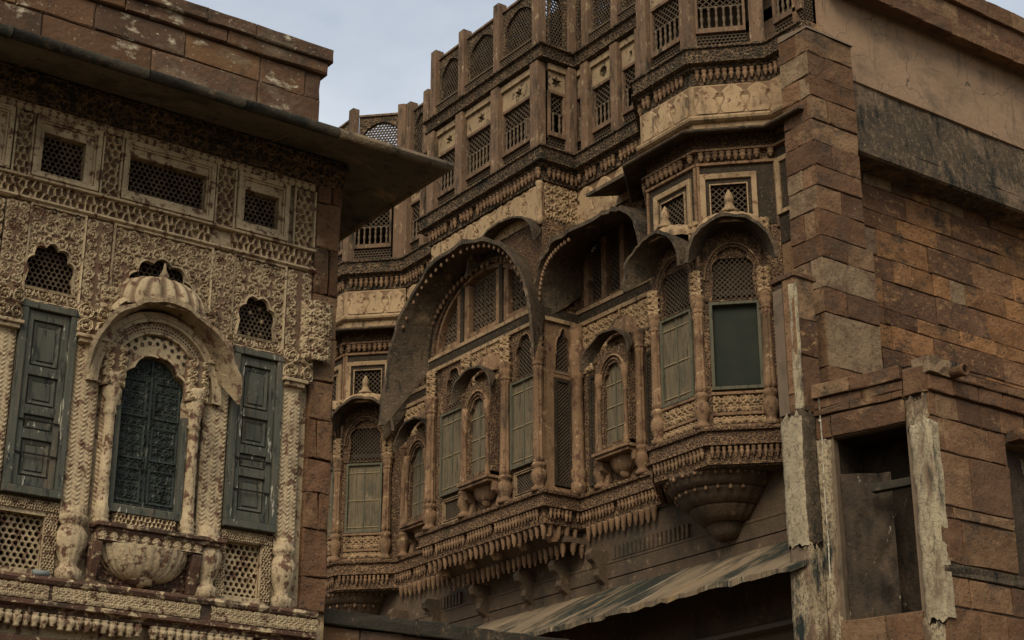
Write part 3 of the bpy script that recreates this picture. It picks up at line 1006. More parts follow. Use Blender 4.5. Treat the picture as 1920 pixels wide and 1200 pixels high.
# --- parapet of squared stones
PZ = [9.50, 9.78, 10.06, 10.36]
mb = MB()
FA.box(mb, X0, 7.55, -.32, -.025, 9.4, 10.36)
FA.box(mb, 7.2, 7.55, -6, -.33, 9.4, 10.36)
mb.build('parapet', 'mortar', A)
par = bpy.data.objects['parapet']
for z0, z1, js in ((9.42, 10.06, [.6, 1.8, 3.1, 4.57, 5.68, 6.84, 7.57]), (10.06, 10.36, [.6, 1.5, 2.6, 3.4, 4.30, 5.07, 6.02, 6.86, 7.38, 7.57])):
    for a, b in zip(js, js[1:]):
        stone(FA, 'parapet_stone', par, a + .008, b - .008, z0 + .008, z1 - .008, 0, .2, 'parapet', .008)
for z0, z1, d, js in ((10.365, 10.50, .05, [.6, 2.1, 3.3, 4.6, 5.35, 6.45, 7.62]), (10.505, 10.655, .09, [.6, 1.9, 3.0, 4.2, 5.15, 6.2, 6.75, 7.66])):
    for a, b in zip(js, js[1:]):
        stone(FA, 'coping_stone', par, a + .004, b - .004, z0, z1, d, .5, 'parapet', .006)
FB2 = Frame((0, 15.0, 0), (1, 0, 0), (0, -1, 0))
for z0, z1, u1 in ((9.6, 10.30, 7.98), (10.305, 10.46, 8.06), (10.465, 10.60, 8.01)):
    stone(FB2, 'parapet_stone', par, 7.58, u1, z0, z1, .02 if z0 < 10 else .05, .5, 'parapet', .006)

# --- clerestory: screens in stepped frames, pierced strips between
def jali_a(h, pitch, bar, name='jali_screen', m='lattice', keep=None):
    mb = MB()
    hex_jali(FA, mb, h[0], h[1], h[2], h[3], pitch, bar, -.07, .05, keep)
    return mb.build(name, m, A)
for h in (jl1, jl2, jl3, holes[3]):
    jali_a((h[0] - .02, h[1] + .02, h[2] - .02, h[3] + .02), .052, .0065, m='lattice')
for u0, u1 in ((3.42, 4.40), (4.61, 5.25), (5.48, 6.43), (6.68, 7.25)):
    h = [q for q in (jl1, jl2, jl3, holes[3]) if u0 < (q[0] + q[1]) / 2 < u1][0]
    mb = MB()
    rect_frame(FA, mb, u0, u1, 8.37, 8.99, .045, .004, .05, .01)
    rect_frame(FA, mb, u0 + .046, u1 - .046, 8.416, 8.944, .02, .004, .028, .0)
    mb.build('window_frame', 'creamflat', A, bevel=.006)
    mb = MB()
    wall_holes(FA, mb, u0 + .066, u1 - .066, 8.436, 8.924, [h], .006, .05)
    mb.build('window_margin', 'creamflat', A)
for i, (u0, u1) in enumerate(((4.42, 4.60), (5.265, 5.47), (6.445, 6.665), (7.31, 7.56))):
    relief(FA, 'pierced_strip', A, u0 + .02, 8.37, u1 - u0 - .04, .62, pocks(u1 - u0 - .04, .62, RES * .75, 40 + i, .068, .015), -.03, .045, 'cream')
    mb = MB()
    for a, b in ((u0, u0 + .018), (u1 - .018, u1)):
        FA.box(mb, a, b, .0, .032, 8.365, 8.995)
    mb.build('strip_border', 'creamflat', A)
# pierced band and mouldings beneath
for i, (u0, u1) in enumerate(((1.0, 3.4), (3.4, 4.62), (4.62, 5.47), (5.47, 6.44), (6.66, 7.56))):
    relief(FA, 'pierced_band', A, u0, 8.155, u1 - u0, .17, pocks(u1 - u0, .17, RES * .75, 60 + i, .062, .014), -.025, .045, 'cream')
mb = MB()
sweep([(X0, 14), (7.57, 14)], [(0, 8.33), (.045, 8.335), (.05, 8.355), (.03, 8.363), (0, 8.364)], mb)
mb.build('string_course', 'creamflat', A)
mb = MB()
sweep([(X0, 14), (7.57, 14)], [(0, 8.105), (.03, 8.11), (.06, 8.125), (.055, 8.145), (.02, 8.152), (0, 8.153)], mb)
mb.build('string_course', 'creamflat', A)

# --- middle zone: arabesque panels round cusped screens
for nm, (u0, u1), poly, sd, pt in (('L', (4.655, 5.165), pmL, 3, .05), ('C', (5.46, 6.45), pmC, 5, .055), ('R', (6.70, 7.25), pmR, 8, .047)):
    H = scrolls(u1 - u0, .90, .0048, sd, .128)
    msk = in_poly(poly)
    relief(FA, 'arabesque_panel', A, u0, 7.19, u1 - u0, .90, H, .004, .022, 'cream', mask=msk)
    mb = MB()
    ring(FA, mb, dense(poly[1:] if False else poly, .03), .022, -.02, .036, closed=True, inset=.012)
    mb.build('cusped_arch', 'creamflat', A)
    us = [p[0] for p in poly]
    zs = [p[1] for p in poly]
    jali_a((min(us) - .02, max(us) + .02, min(zs) - .02, max(zs) + .02), pt, .007)
    mb = MB()
    rect_frame(FA, mb, u0 - .012, u1 + .012, 7.165, 8.104, .016, .0, .04, .006)
    mb.build('panel_border', 'creamflat', A)
# metal stars filled into the right screen
for (u, z) in ((6.82, 7.34), (6.93, 7.345), (7.05, 7.36), (7.06, 7.50), (6.80, 7.47), (6.93, 7.57), (7.03, 7.62)):
    mb = MB()
    pts = [(u + (.03 if k % 2 == 0 else .013) * math.cos(k * PI / 6), -.055, z + (.03 if k % 2 == 0 else .013) * math.sin(k * PI / 6)) for k in range(12)]
    FA.add(mb, pts + [(u, -.045, z)], [(k, (k + 1) % 12, 12) for k in range(12)])
    mb.build('screen_star', 'creamflat', A)
for (u, z) in ((6.75, 8.055), (6.93, 8.06), (7.12, 8.058), (4.86, 8.06), (5.08, 8.06), (5.955, 7.23)):
    mb = MB()
    vs, fs = [], []
    for i in range(12):
        for j in range(5):
            a, b = i * PI / 6, j * 2 * PI / 5
            vs.append((u + (.022 + .006 * math.cos(b)) * math.cos(a), .05 + .006 * math.sin(b), z + (.022 + .006 * math.cos(b)) * math.sin(a)))
            fs.append((i * 5 + j, ((i + 1) % 12) * 5 + j, ((i + 1) % 12) * 5 + (j + 1) % 5, i * 5 + (j + 1) % 5))
    FA.add(mb, vs, fs)
    mb.build('iron_ring', 'iron', A)
relief(FA, 'arabesque_panel', A, 2.6, 7.19, 1.80, .90, scrolls(1.80, .90, .007, 13, .13), .004, .036, 'cream')
for i, (u0, u1) in enumerate(((4.42, 4.64), (5.18, 5.445), (6.465, 6.69), (7.265, 7.56))):
    relief(FA, 'pilaster_strip', A, u0, 7.19, u1 - u0, .90, scrolls(u1 - u0, .90, .0048, 90 + i, .10), .012, .016, 'cream', bulge=.015)
    relief(FA, 'pilaster_bracket', A, u0 - .02, 6.93, u1 - u0 + .04, .30, scrolls(u1 - u0 + .04, .30, .005, 70 + i, .14), .03, .04, 'cream', bulge=.07)

# --- pilasters and colonnettes of the window zone
for i, (u0, u1) in enumerate(((2.40, 2.625), (3.55, 3.775), (4.42, 4.645), (5.185, 5.44), (6.47, 6.725), (7.27, 7.49))):
    relief(FA, 'pilaster', A, u0, 5.28, u1 - u0, 1.60, np.maximum(chevrons(u1 - u0, 1.60, RES * .7, .042, 3), .35), .012, .013, 'cream', bulge=.028)
    mb = MB()
    uc = (u0 + u1) / 2
    r = (u1 - u0) * .43
    lathe(FA, mb, uc, .015, [(r * .75, 4.70), (r * 1.0, 4.72), (r * 1.05, 4.80), (r * .7, 4.835), (r * .68, 4.87), (r * .95, 4.93), (r * 1.22, 5.03), (r * 1.24, 5.12), (r * .98, 5.17), (r * .85, 5.20), (r * 1.15, 5.23), (r * 1.2, 5.27), (r * .9, 5.31), (r * .95, 5.36)], 40, 13, .05)
    mb.build('pilaster_vase', 'creamflat', A, smooth=True)
    mb = MB()
    for (k, za, zb) in ((1.0, 6.86, 6.90), (1.25, 6.90, 6.935)):
        FA.box(mb, uc - r * 1.12 * k, uc + r * 1.12 * k, 0, .1 * k, za, zb)
    mb.build('capital', 'creamflat', A, bevel=.008)
for u in (5.545, 6.365):
    mb = MB()
    r = .052
    prof = [(r * 1.25, 5.235), (r * 1.4, 5.27), (r * 1.1, 5.29), (r * 1.4, 5.31), (r * 1.1, 5.335), (r * 1.35, 5.36), (r * 1.05, 5.40), (r * .95, 5.46)]
    prof += [(r * (.95 - .1 * k / 14 + (.06 if k % 2 else 0)), 5.46 + .78 * k / 14) for k in range(15)]
    prof += [(r * 1.25, 6.26), (r * .95, 6.29), (r * 1.2, 6.36), (r * 1.75, 6.47), (r * 1.4, 6.5), (r * 1.9, 6.58), (r * 1.9, 6.62)]
    lathe(FA, mb, u, .07, prof, 20, 8, .08)
    mb.build('colonnette', 'creamflat', A, smooth=True)
    relief(FA, 'door_jamb', A, u - .07, 5.3, .14, 1.3, chevrons(.14, 1.3, RES * .8, .04), .012, .014, 'cream')
    relief(FA, 'arch_bracket', A, u - .12, 6.50, .24, .40, scrolls(.24, .40, RES, 52, .085), .05, .04, 'cream', bulge=.07)

# --- hooded doorway: arch bands, hood, ribbed roof
dp = arch_poly(5.955, .335, 5.45, 6.50, 6.90, 4, .10, point=.12)
top = [p for p in dp[2:]]
mb = MB()
holed(FA, mb, 5.57, 6.34, 5.40, 7.06, dp, .045, .12)
mb.build('door_surround', 'creamflat', A)
mb = MB()
ring(FA, mb, dp[2:], .028, -.02, .075, inset=.01)
mb.build('cusped_arch', 'creamflat', A)
def jring(u, z):
    q = math.hypot((u - 5.955) / .345, (z - 6.50) / .50)
    return 1.0 < q < 1.42 and z > 6.55
for k in range(2):
    ra, zb_ = (.41, .545), (.52, .66)
pts_o = lambda a, h, n=44: [(5.955 + a * math.cos(PI * i / n), 6.52 + h * math.sin(PI * i / n)) for i in range(n + 1)]
mb = MB()
for a0, a1, n_ in ((.375, .445, 14),):
    for i in range(n_):
        for k in range(2):
            t = PI * (.06 + .88 * (i + .5 * k) / n_)
            rr_ = .385 + .055 * k
            u, z = 5.955 + rr_ * math.cos(t), 6.52 + (rr_ + .10) * math.sin(t)
            q = [(u + .021 * math.cos(t + j * PI / 3), .052, z + .021 * math.sin(t + j * PI / 3)) for j in range(6)]
            FA.add(mb, q, [(0, 1, 2, 3, 4, 5)])
mb.build('arch_piercings', 'dark', A, kind='stuff')
for (a, h, wd, d1, m) in ((.455, .565, .03, .085, 'creamflat'), (.487, .60, .075, .075, 'creamflat'), (.565, .68, .035, .11, 'creamflat'), (.602, .72, .06, .10, 'creamflat')):
    mb = MB()
    ring(FA, mb, pts_o(a, h), wd, 0, d1, inset=.012)
    mb.build('arch_band', m, A, smooth=False)
mb = MB()
for i in range(52):
    t = PI * (.03 + .94 * i / 51)
    for k in (0, 1):
        rr_ = .508 + .032 * k
        u, z = 5.955 + rr_ * math.cos(t + k * .03), 6.52 + (rr_ + .115) * math.sin(t + k * .03)
        q = [(u + .011 * math.cos(j * PI / 3), .078, z + .011 * math.sin(j * PI / 3)) for j in range(6)]
        FA.add(mb, q, [(0, 1, 2, 3, 4, 5)])
mb.build('arch_dots', 'redledge', A, kind='stuff')
hood(FA, 'arched_hood', A, 5.955, .735, 6.50, 7.32, .31, 'hoodA', d0=.0, th=.045, ex=2.0, rise=.02, spring=.42, shrink=.80, n=50)
mb = MB()
half_dome(FA, mb, 5.955, .03, 7.30, .43, .34, .24, ribs=9, n=108, curve=.9, top=.12)
mb.build('ribbed_roof', 'cream', A, smooth=True)
mb = MB()
ring(FA, mb, [(5.955 + .46 * math.cos(PI * i / 30), 7.20 + .20 * math.sin(PI * i / 30)) for i in range(31)], .045, 0, .17, inset=.02)
mb.build('roof_moulding', 'creamflat', A)
mb = MB()
lathe(FA, mb, 5.955, .08, [(.05, 7.58), (.06, 7.61), (.03, 7.63), (.05, 7.67), (.02, 7.73), (.008, 7.80)], 12)
mb.build('finial', 'creamflat', A, smooth=True)
# flanking leaf clumps on the roof shoulders
for s in (-1, 1):
    relief(FA, 'shoulder_carving', A, 5.955 + s * .46 - .13, 7.12, .26, .34, scrolls(.26, .34, RES, 31 + s, .08), .03, .03, 'cream', bulge=.05)

# --- door of two leaves
dr = bpy.data.objects.new('door', None)
col.objects.link(dr)
adopt(dr, A)
mb = MB()
FA.box(mb, 5.60, 5.655, -.04, .062, 5.44, 6.35)
FA.box(mb, 6.255, 6.31, -.04, .062, 5.44, 6.35)
FA.box(mb, 5.598, 6.312, -.04, .066, 5.37, 5.445)
mb.build('door_frame', 'woodgreen', dr, bevel=.006)
for s in (-1, 1):
    mb = MB()
    a, b = (5.63, 5.951) if s < 0 else (5.959, 6.28)
    FA.box(mb, a, b, -.10, -.03, 5.40, 6.93)
    mb.build('door_leaf', 'woodblue', dr)
    relief(FA, 'leaf_carving', dr, a + .012, 5.44, b - a - .024, 1.36, scrolls(b - a - .024, 1.36, .0055, 33, .085), -.029, .016, 'woodblue')
    for z0, z1 in ((5.50, 5.82), (5.90, 6.22), (6.30, 6.66)):
        mb = MB()
        rect_frame(FA, mb, a + .03, b - .03, z0, z1, .022, -.032, -.006, .01)
        mb.build('door_panel', 'woodblue', dr, bevel=.008)
    for z in (5.86, 6.26):
        for k in range(4):
            mb = MB()
            u = a + .05 + (b - a - .1) * k / 3
            vs, fs = lathe_pts([(.016, 0), (.012, .012), (.001, .016)], 8)
            FA.add(mb, [(u + x, -.03 + zz, z + y) for x, y, zz in vs], fs)
            mb.build('door_stud', 'iron', dr)
mb = MB()
FA.box(mb, 5.945, 5.965, -.03, -.008, 5.40, 6.9)
mb.build('meeting_strip', 'woodblue', dr)

# --- panelled shutters either side
for (u0, u1) in ((2.80, 3.325), (3.85, 4.375), (4.65, 5.175), (6.735, 7.262)):
    wn = bpy.data.objects.new('shuttered_window', None)
    col.objects.link(wn)
    adopt(wn, A)
    z0, z1 = 5.40, 7.145
    mb = MB()
    FA.box(mb, u0, u0 + .065, .0, .075, z0 + .07, z1 - .06)
    FA.box(mb, u1 - .065, u1, .0, .075, z0 + .07, z1 - .06)
    FA.box(mb, u0 - .006, u1 + .006, .0, .082, z1 - .06, z1)
    FA.box(mb, u0 - .006, u1 + .006, .0, .085, z0, z0 + .07)
    mb.build('window_frame', 'woodgreen', wn, bevel=.007)
    mb = MB()
    FA.box(mb, u0 + .065, u1 - .065, -.03, .012, z0 + .05, z1 - .05)
    mb.build('shutter_leaf', 'woodgreen', wn)
    a, b = u0 + .07, u1 - .07
    mb = MB()
    for q in (a, b - .055):
        FA.box(mb, q, q + .055, .012, .045, z0 + .08, z1 - .065)
    for z in (z0 + .08, z0 + .50, z0 + .72, z0 + 1.08, z1 - .155):
        FA.box(mb, a + .056, b - .056, .012, .043, z, z + .085)
    mb.build('shutter_rails', 'woodgreen', wn, bevel=.005)
    for q0, q1 in ((z0 + .165, z0 + .50), (z0 + .585, z0 + .72), (z0 + .805, z0 + 1.08), (z0 + 1.165, z1 - .155)):
        mb = MB()
        rect_frame(FA, mb, a + .075, b - .075, q0 + .02, q1 - .02, .03, .012, .03, .016)
        if q1 - q0 > .15:
            FA.box(mb, a + .115, b - .115, .012, .026, q0 + .06, q1 - .06)
        mb.build('shutter_panel', 'woodgreen', wn, bevel=.004)
    for z in (z0 + .36, z0 + .66):
        mb = MB()
        FA.box(mb, a + .01, b - .01, .05, .06, z, z + .012)
        mb.build('shutter_bar', 'iron', wn)
    mb = MB()
    FA.box(mb, u0 - .03, u1 + .03, .0, .06, 7.146, 7.163)
    mb.build('lintel_moulding', 'redledge', wn)

# --- base zone: pierced aprons, sill, lotus bowl
for (u0, u1, h) in ((4.36, 5.18, holes[7]), (6.70, 7.255, holes[8])):
    jali_a((h[0] - .03, h[1] + .03, h[2] - .03, h[3] + .03), .058, .0105, m='creamflat')
    mb = MB()
    wall_holes(FA, mb, u0, u1, 4.73, 5.36, [h], .006, .05)
    mb.build('apron_margin', 'creamflat', A)
    relief(FA, 'apron_border', A, u0, 5.29, u1 - u0, .085, pocks(u1 - u0, .085, RES * .7, 77, .022, .008), .01, .018, 'cream')
    for q0, q1 in ((u0, h[0]), (h[1], u1)):
        if q1 - q0 > .03:
            relief(FA, 'apron_border', A, q0, 4.76, q1 - q0, .52, pocks(q1 - q0, .52, RES * .7, 79, .024, .008), .008, .014, 'cream')
mb = MB()
FA.box(mb, 5.47, 6.70, 0, .20, 5.20, 5.238)
FA.box(mb, 5.50, 6.68, 0, .17, 5.165, 5.20)
mb.build('door_sill', 'redledge', A, bevel=.006)
relief(FA, 'pierced_band', A, 5.66, 5.245, .60, .12, pocks(.60, .12, RES * .7, 81, .04, .012), .03, .03, 'cream')
relief(FA, 'rosette_band', A, 5.50, 5.085, 1.0, .085, rosettes(1.0, .085, RES * .7, 10), .14, .025, 'cream')
mb = MB()
FA.box(mb, 5.50, 6.50, 0, .139, 5.07, 5.164)
mb.build('bowl_rim', 'redledge', A)
mb = MB()
half_bowl(FA, mb, 5.98, .0, 5.075, .42, .30, .22, ribs=15, n=90)
mb.build('lotus_bowl', 'creamflat', A, smooth=True)
mb = MB()
half_bowl(FA, mb, 5.98, .0, 4.86, .17, .13, .13, ribs=5, n=40)
mb.build('bowl_boss', 'redledge', A, smooth=True)
for s, u in ((-1, 5.53), (1, 6.43)):
    mb = MB()
    FA.add(mb, [(u + s * .02 + .055 * k * s * 0 + x, d, z) for (x, d, z) in
                [(-.045, .0, 5.07), (.045, .0, 5.07), (.045, .16, 5.07), (-.045, .16, 5.07), (-.04, .0, 4.72), (.04, .0, 4.72), (.04, .06, 4.72), (-.04, .06, 4.72),
                 (-.045, .15, 4.97), (.045, .15, 4.97)]],
           [(0, 1, 2, 3), (3, 2, 9, 8), (8, 9, 6, 7), (7, 6, 5, 4), (1, 5, 6, 9, 2), (0, 3, 8, 7, 4)])
    mb.build('bowl_bracket', 'redledge', A, bevel=.012)
relief(FA, 'base_panel', A, 5.50, 4.70, .93, .36, pocks(.93, .36, RES, 85, .06, .018), .004, .02, 'redledge')

# --- base ledge with leaf frieze and buds
mb = MB()
sweep([(X0, 14), (7.70, 14)], [(0, 4.70), (.15, 4.70), (.165, 4.67), (.15, 4.64), (.125, 4.632), (.125, 4.50), (.15, 4.49), (.15, 4.455), (.08, 4.44), (.08, 4.41), (0, 4.40)], mb)
mb.build('base_ledge', 'redledge', A)
for i, (u0, u1) in enumerate(((1.0, 3.36), (3.4, 5.12), (5.15, 6.52), (6.62, 7.70))):
    relief(FA, 'leaf_frieze', A, u0, 4.505, u1 - u0, .125, np.maximum(scrolls(u1 - u0, .125, RES * .8, 15 + i, .06, False), .5 * leaves(u1 - u0, .125, RES * .8, int((u1 - u0) / .07))), .128, .022, 'cream')
mb = MB()
sweep([(X0, 14), (7.68, 14)], [(0, 4.0), (.02, 4.0), (.02, 4.12), (.06, 4.14), (.06, 4.20), (.0, 4.22)], mb)
mb.build('lower_ledge', 'redledge', A)
vs, fs = lathe_pts([(.012, -.13), (.03, -.115), (.022, -.10), (.045, -.07), (.05, -.035), (.03, -.02), (.045, .0)], 12, lobes=6, amp=.08)
bud0 = None
for i in range(90):
    x = .73 + i * .077
    if bud0 is None:
        bud0 = MB().add(vs, fs).build('bud', 'creamflat', A, smooth=True)
        bud0.location = (x, 13.93, 4.40)
    else:
        copy_at(bud0, A, (x, 13.93, 4.40))
# end strip of squared stones
masonry(FA, A, 7.57, 7.85, [(.0, .5), (.5, 1.0), (1.0, 1.5), (1.5, 2.0), (2.0, 2.5), (2.5, 3.0), (3.0, 3.5), (3.5, 4.0), (4.0, 4.42), (4.72, 5.05), (5.05, 5.50), (5.50, 5.86), (5.86, 6.2), (6.2, 6.6), (6.6, 7.0), (7.0, 7.45), (7.45, 7.9), (7.9, 8.4), (8.4, 8.9), (8.9, 9.3)],
        (.2, .5), .035, 'pillarblock', name='quoin_stone', depth=.1)
# dirt of the corner bracket: leaf scroll console at the end
relief(FA, 'corner_console', A, 7.42, 7.15, .34, .62, scrolls(.34, .62, RES, 44, .09), .05, .03, 'cream', bulge=.10)

pg = MB()
vs, fs = lathe_pts([(.028, 0), (.028, .14), (.021, .14), (.021, .01)], 14)
FA.add(pg, [(4.98 + z_, .09 + y, 4.735 + x) for x, y, z_ in vs], fs)
po = pg.build('drain_pipe_stub', 'pipegrey', smooth=True)
po['label'] = 'short grey plastic pipe end lying on the carved wing base ledge'
po['category'] = 'pipe'

# ================================================================== balconied palace (B): a stepped front of box bay, recesses and half-octagon bays
B = thing('balconied_palace', (21.0, 25.0, 0), 'tall brown sandstone palace front with curved hoods, carved balconies and latticed upper storeys', 'palace')
S2 = 1 / math.sqrt(2)
DIAG = .96 / S2
FC = Frame((18.0, 0, 0), (0, 1, 0), (-1, 0, 0))
FR = Frame((18.83, 0, 0), (0, 1, 0), (-1, 0, 0))
FJ = Frame((0, 24.1, 0), (1, 0, 0), (0, -1, 0))
def oct_frames(oy):
    return Frame((17.87, oy, 0), (0, 1, 0), (-1, 0, 0)), Frame((17.87, 19.55 + oy, 0), (S2, -S2, 0), (-S2, -S2, 0))
PB = [(18.83, 42), (18.83, 33.61), (17.87, 32.65), (17.87, 31.35), (18.83, 30.39), (18.83, 28.1), (18.0, 28.1), (18.0, 24.1), (18.83, 24.1), (18.83, 21.81), (17.87, 20.85),
      (17.87, 19.55), (18.83, 18.59), (18.83, 17.6)]
ON = [(18.83, 21.81), (17.87, 20.85), (17.87, 19.55), (18.83, 18.59), (18.83, 17.6)]
OF = [(x, y + 11.8) for x, y in ON[:4]]

# --- core masses behind the screens
mb = MB()
mb.add([(x, y, z) for z in (0, 18.9) for y in (18.7, 36) for x in (20.2, 27)], [(0, 1, 3, 2), (4, 6, 7, 5), (0, 4, 5, 1), (2, 3, 7, 6), (0, 2, 6, 4), (1, 5, 7, 3)])
mb.build('room_wall', 'interior', B)
mb = MB()
for z in (9.1, 12.06, 15.0, 16.45, 18.6):
    mb.add([(18.86 + (0 if z != 12.06 else .2), y, zz) for zz in (z, z + .08) for y in (18.15, 35.9)] + [(20.25, y, zz) for zz in (z, z + .08) for y in (18.15, 35.9)],
           [(0, 1, 3, 2), (4, 6, 7, 5), (0, 4, 5, 1), (2, 3, 7, 6), (0, 2, 6, 4), (1, 5, 7, 3)])
    mb.add([(18.04, y, zz) for zz in (z, z + .08) for y in (24.14, 28.06)] + [(18.85, y, zz) for zz in (z, z + .08) for y in (24.14, 28.06)],
           [(0, 1, 3, 2), (4, 6, 7, 5), (0, 4, 5, 1), (2, 3, 7, 6), (0, 2, 6, 4), (1, 5, 7, 3)])
    for oy in (0, 11.8):
        P = [(18.85, 21.70 + oy), (17.93, 20.80 + oy), (17.93, 19.60 + oy), (18.85, 18.70 + oy)]
        mb.add([(x, y, z) for x, y in P] + [(x, y, z + .08) for x, y in P], [(3, 2, 1, 0), (4, 5, 6, 7), (0, 1, 5, 4), (1, 2, 6, 5), (2, 3, 7, 6)])
mb.build('floor_slab', 'interior', B)

# --- ledges swept along the whole plan
def ledge(name, prof, m, path=PB):
    mb = MB()
    sweep(path, prof, mb)
    return mb.build(name, m, B)
ledge('balcony_ledge', [(-.05, 9.73), (.15, 9.73), (.16, 9.70), (.15, 9.665), (.10, 9.655), (.10, 9.475), (.135, 9.46), (.135, 9.425), (.05, 9.41), (.03, 9.40), (.03, 9.13), (-.05, 9.12)], 'tancarve')
ledge('storey_ledge', [(-.05, 16.64), (.23, 16.64), (.25, 16.62), (.25, 16.585), (.21, 16.57), (.19, 16.36), (.23, 16.345), (.23, 16.31), (.12, 16.285), (.12, 16.24), (.04, 16.21), (.04, 15.97), (-.05, 15.96)], 'mossy')
ledge('upper_ledge', [(-.05, 18.96), (.17, 18.96), (.19, 18.94), (.19, 18.905), (.13, 18.885), (.10, 18.70), (.14, 18.685), (.14, 18.645), (.03, 18.62), (-.05, 18.60)], 'mossy')
vs, fs = lathe_pts([(.010, -.20), (.022, -.185), (.016, -.165), (.038, -.13), (.045, -.085), (.030, -.06), (.042, -.04), (.046, .0)], 10)
pend = MB().add(vs, fs).build('pendant_bud', 'tanrelief', B, smooth=True)
pend.location = (18.0, 24.12, 9.41)
for (x, y, a) in along(PB[2:], .075, .092, .02):
    copy_at(pend, B, (x, y, 9.41), a, (.84, .84, 1.0))
vs, fs = lathe_pts([(.012, -.22), (.03, -.20), (.02, -.18), (.05, -.14), (.058, -.09), (.036, -.06), (.054, -.035), (.058, .0)], 10)
pend2 = MB().add(vs, fs).build('cornice_bud', 'tanrelief', B, smooth=True)
pend2.location = (17.9, 24.12, 16.22)
for (x, y, a) in along(PB[2:], .085, .118, .03):
    copy_at(pend2, B, (x, y, 16.22), a, (.86, .86, 1.0))

# --- generic bays -------------------------------------------------
STAR = lambda uc, zc, r: [(uc + (r if k % 2 == 0 else r * .5) * math.sin(k * PI / 6), zc + (r if k % 2 == 0 else r * .5) * math.cos(k * PI / 6)) for k in range(12)]
def octo(uc, zc, r, sx=1.0, n=8):
    return [(uc + sx * r * math.cos(PI / n + k * 2 * PI / n), zc + r * math.sin(PI / n + k * 2 * PI / n)) for k in range(n)]
vs, fs = lathe_pts([(.030, 0), (.030, .05), (.016, .06), (.020, .12), (.034, .20), (.016, .26), (.026, .33), (.014, .36), (.03, .39), (.03, .43)], 10)
BAL = MB().add(vs, fs).build('baluster', 'lattlight', B, smooth=True)
BAL.location = fr_p = (17.98, 24.6, 17.10)

def post(fr, u, z0, z1, wd=.24, d0=-.08, d1=.14, m='post', cap=0.0):
    mb = MB()
    fr.box(mb, u - wd / 2, u + wd / 2, d0, d1, z0, z1)
    if cap:
        a, b = u - wd / 2, u + wd / 2
        fr.add(mb, [(a, d0, z1), (b, d0, z1), (b, d1, z1), (a, d1, z1), (u, (d0 + d1) / 2, z1 + cap)], [(0, 1, 4), (1, 2, 4), (2, 3, 4), (3, 0, 4)])
    return mb.build('post', m, B, bevel=.012)

def grille_bay(fr, u0, u1, shape='star', plain=False):
    mb = MB()
    bar_lattice(fr, mb, u0, u1, 16.65, 17.0, .062, .017, -.02, .03, (0, 60, 120))
    mb.build('parapet_lattice', 'lattice', B)
    mb = MB()
    fr.box(mb, u0, u1, -.05, .03, 17.0, 17.10)
    fr.box(mb, u0, u0 + .05, -.05, .025, 17.10, 17.95)
    fr.box(mb, u1 - .05, u1, -.05, .025, 17.10, 17.95)
    fr.box(mb, u0, u1, -.05, .03, 17.95, 18.02)
    mb.build('window_frame', 'post', B, bevel=.008)
    n = max(2, int((u1 - u0 - .1) / .115))
    for i in range(n):
        p = fr.p(u0 + .05 + (u1 - u0 - .1) * (i + .5) / n, -.02, 17.10)
        copy_at(BAL, B, p)
    mb = MB()
    bar_lattice(fr, mb, u0 + .05, u1 - .05, 17.52, 17.95, .085, .016, -.025, .025)
    fr.box(mb, u0 + .05, u1 - .05, -.045, -.005, 17.52, 17.545)
    mb.build('window_lattice', 'lattice', B)
    uc = (u0 + u1) / 2
    mb = MB()
    pl = STAR(uc, 18.24, .15) if shape == 'star' else (octo(uc, 18.24, .13, .85) if shape == 'oct' else octo(uc, 18.24, .09, .6, 4))
    holed(fr, mb, u0, u1, 18.02, 18.46, pl, .0, .10)
    mb.build('star_panel', 'starpan', B)
    mb = MB()
    hex_jali(fr, mb, uc - .14, uc + .14, 18.1, 18.38, .05, .008, -.06, .03)
    mb.build('star_lattice', 'lattice', B)
    mb = MB()
    fr.box(mb, u0 - .02, u1 + .02, -.06, .055, 18.46, 18.60)
    mb.build('beam', 'starpan', B, bevel=.008)

def arcade_bay(fr, u0, u1, rail=True, bar=.0075):
    uc, hw = (u0 + u1) / 2, (u1 - u0) / 2
    mb = MB()
    holed(fr, mb, u0, u1, 18.97, 20.38, arch_poly(uc, hw - .085, 19.02, 19.84, 20.24, 0, point=.15), -.02, .10)
    mb.build('arcade_panel', 'mossy', B)
    mb = MB()
    hex_jali(fr, mb, uc - hw + .06, uc + hw - .06, 19.0, 20.3, .075, bar, -.07, .04)
    mb.build('arcade_lattice', 'lattice', B)
    mb = MB()
    fr.box(mb, u0, u1, -.14, .02, 20.38, 20.43)
    mb.build('arcade_coping', 'post', B)
    if rail:
        mb = MB()
        bar_lattice(fr, mb, u0 + .02, u1 - .02, 18.98, 19.22, .05, .014, .05, .02)
        fr.box(mb, u0, u1, .03, .07, 19.22, 19.255)
        mb.build('arcade_railing', 'lattlight', B)

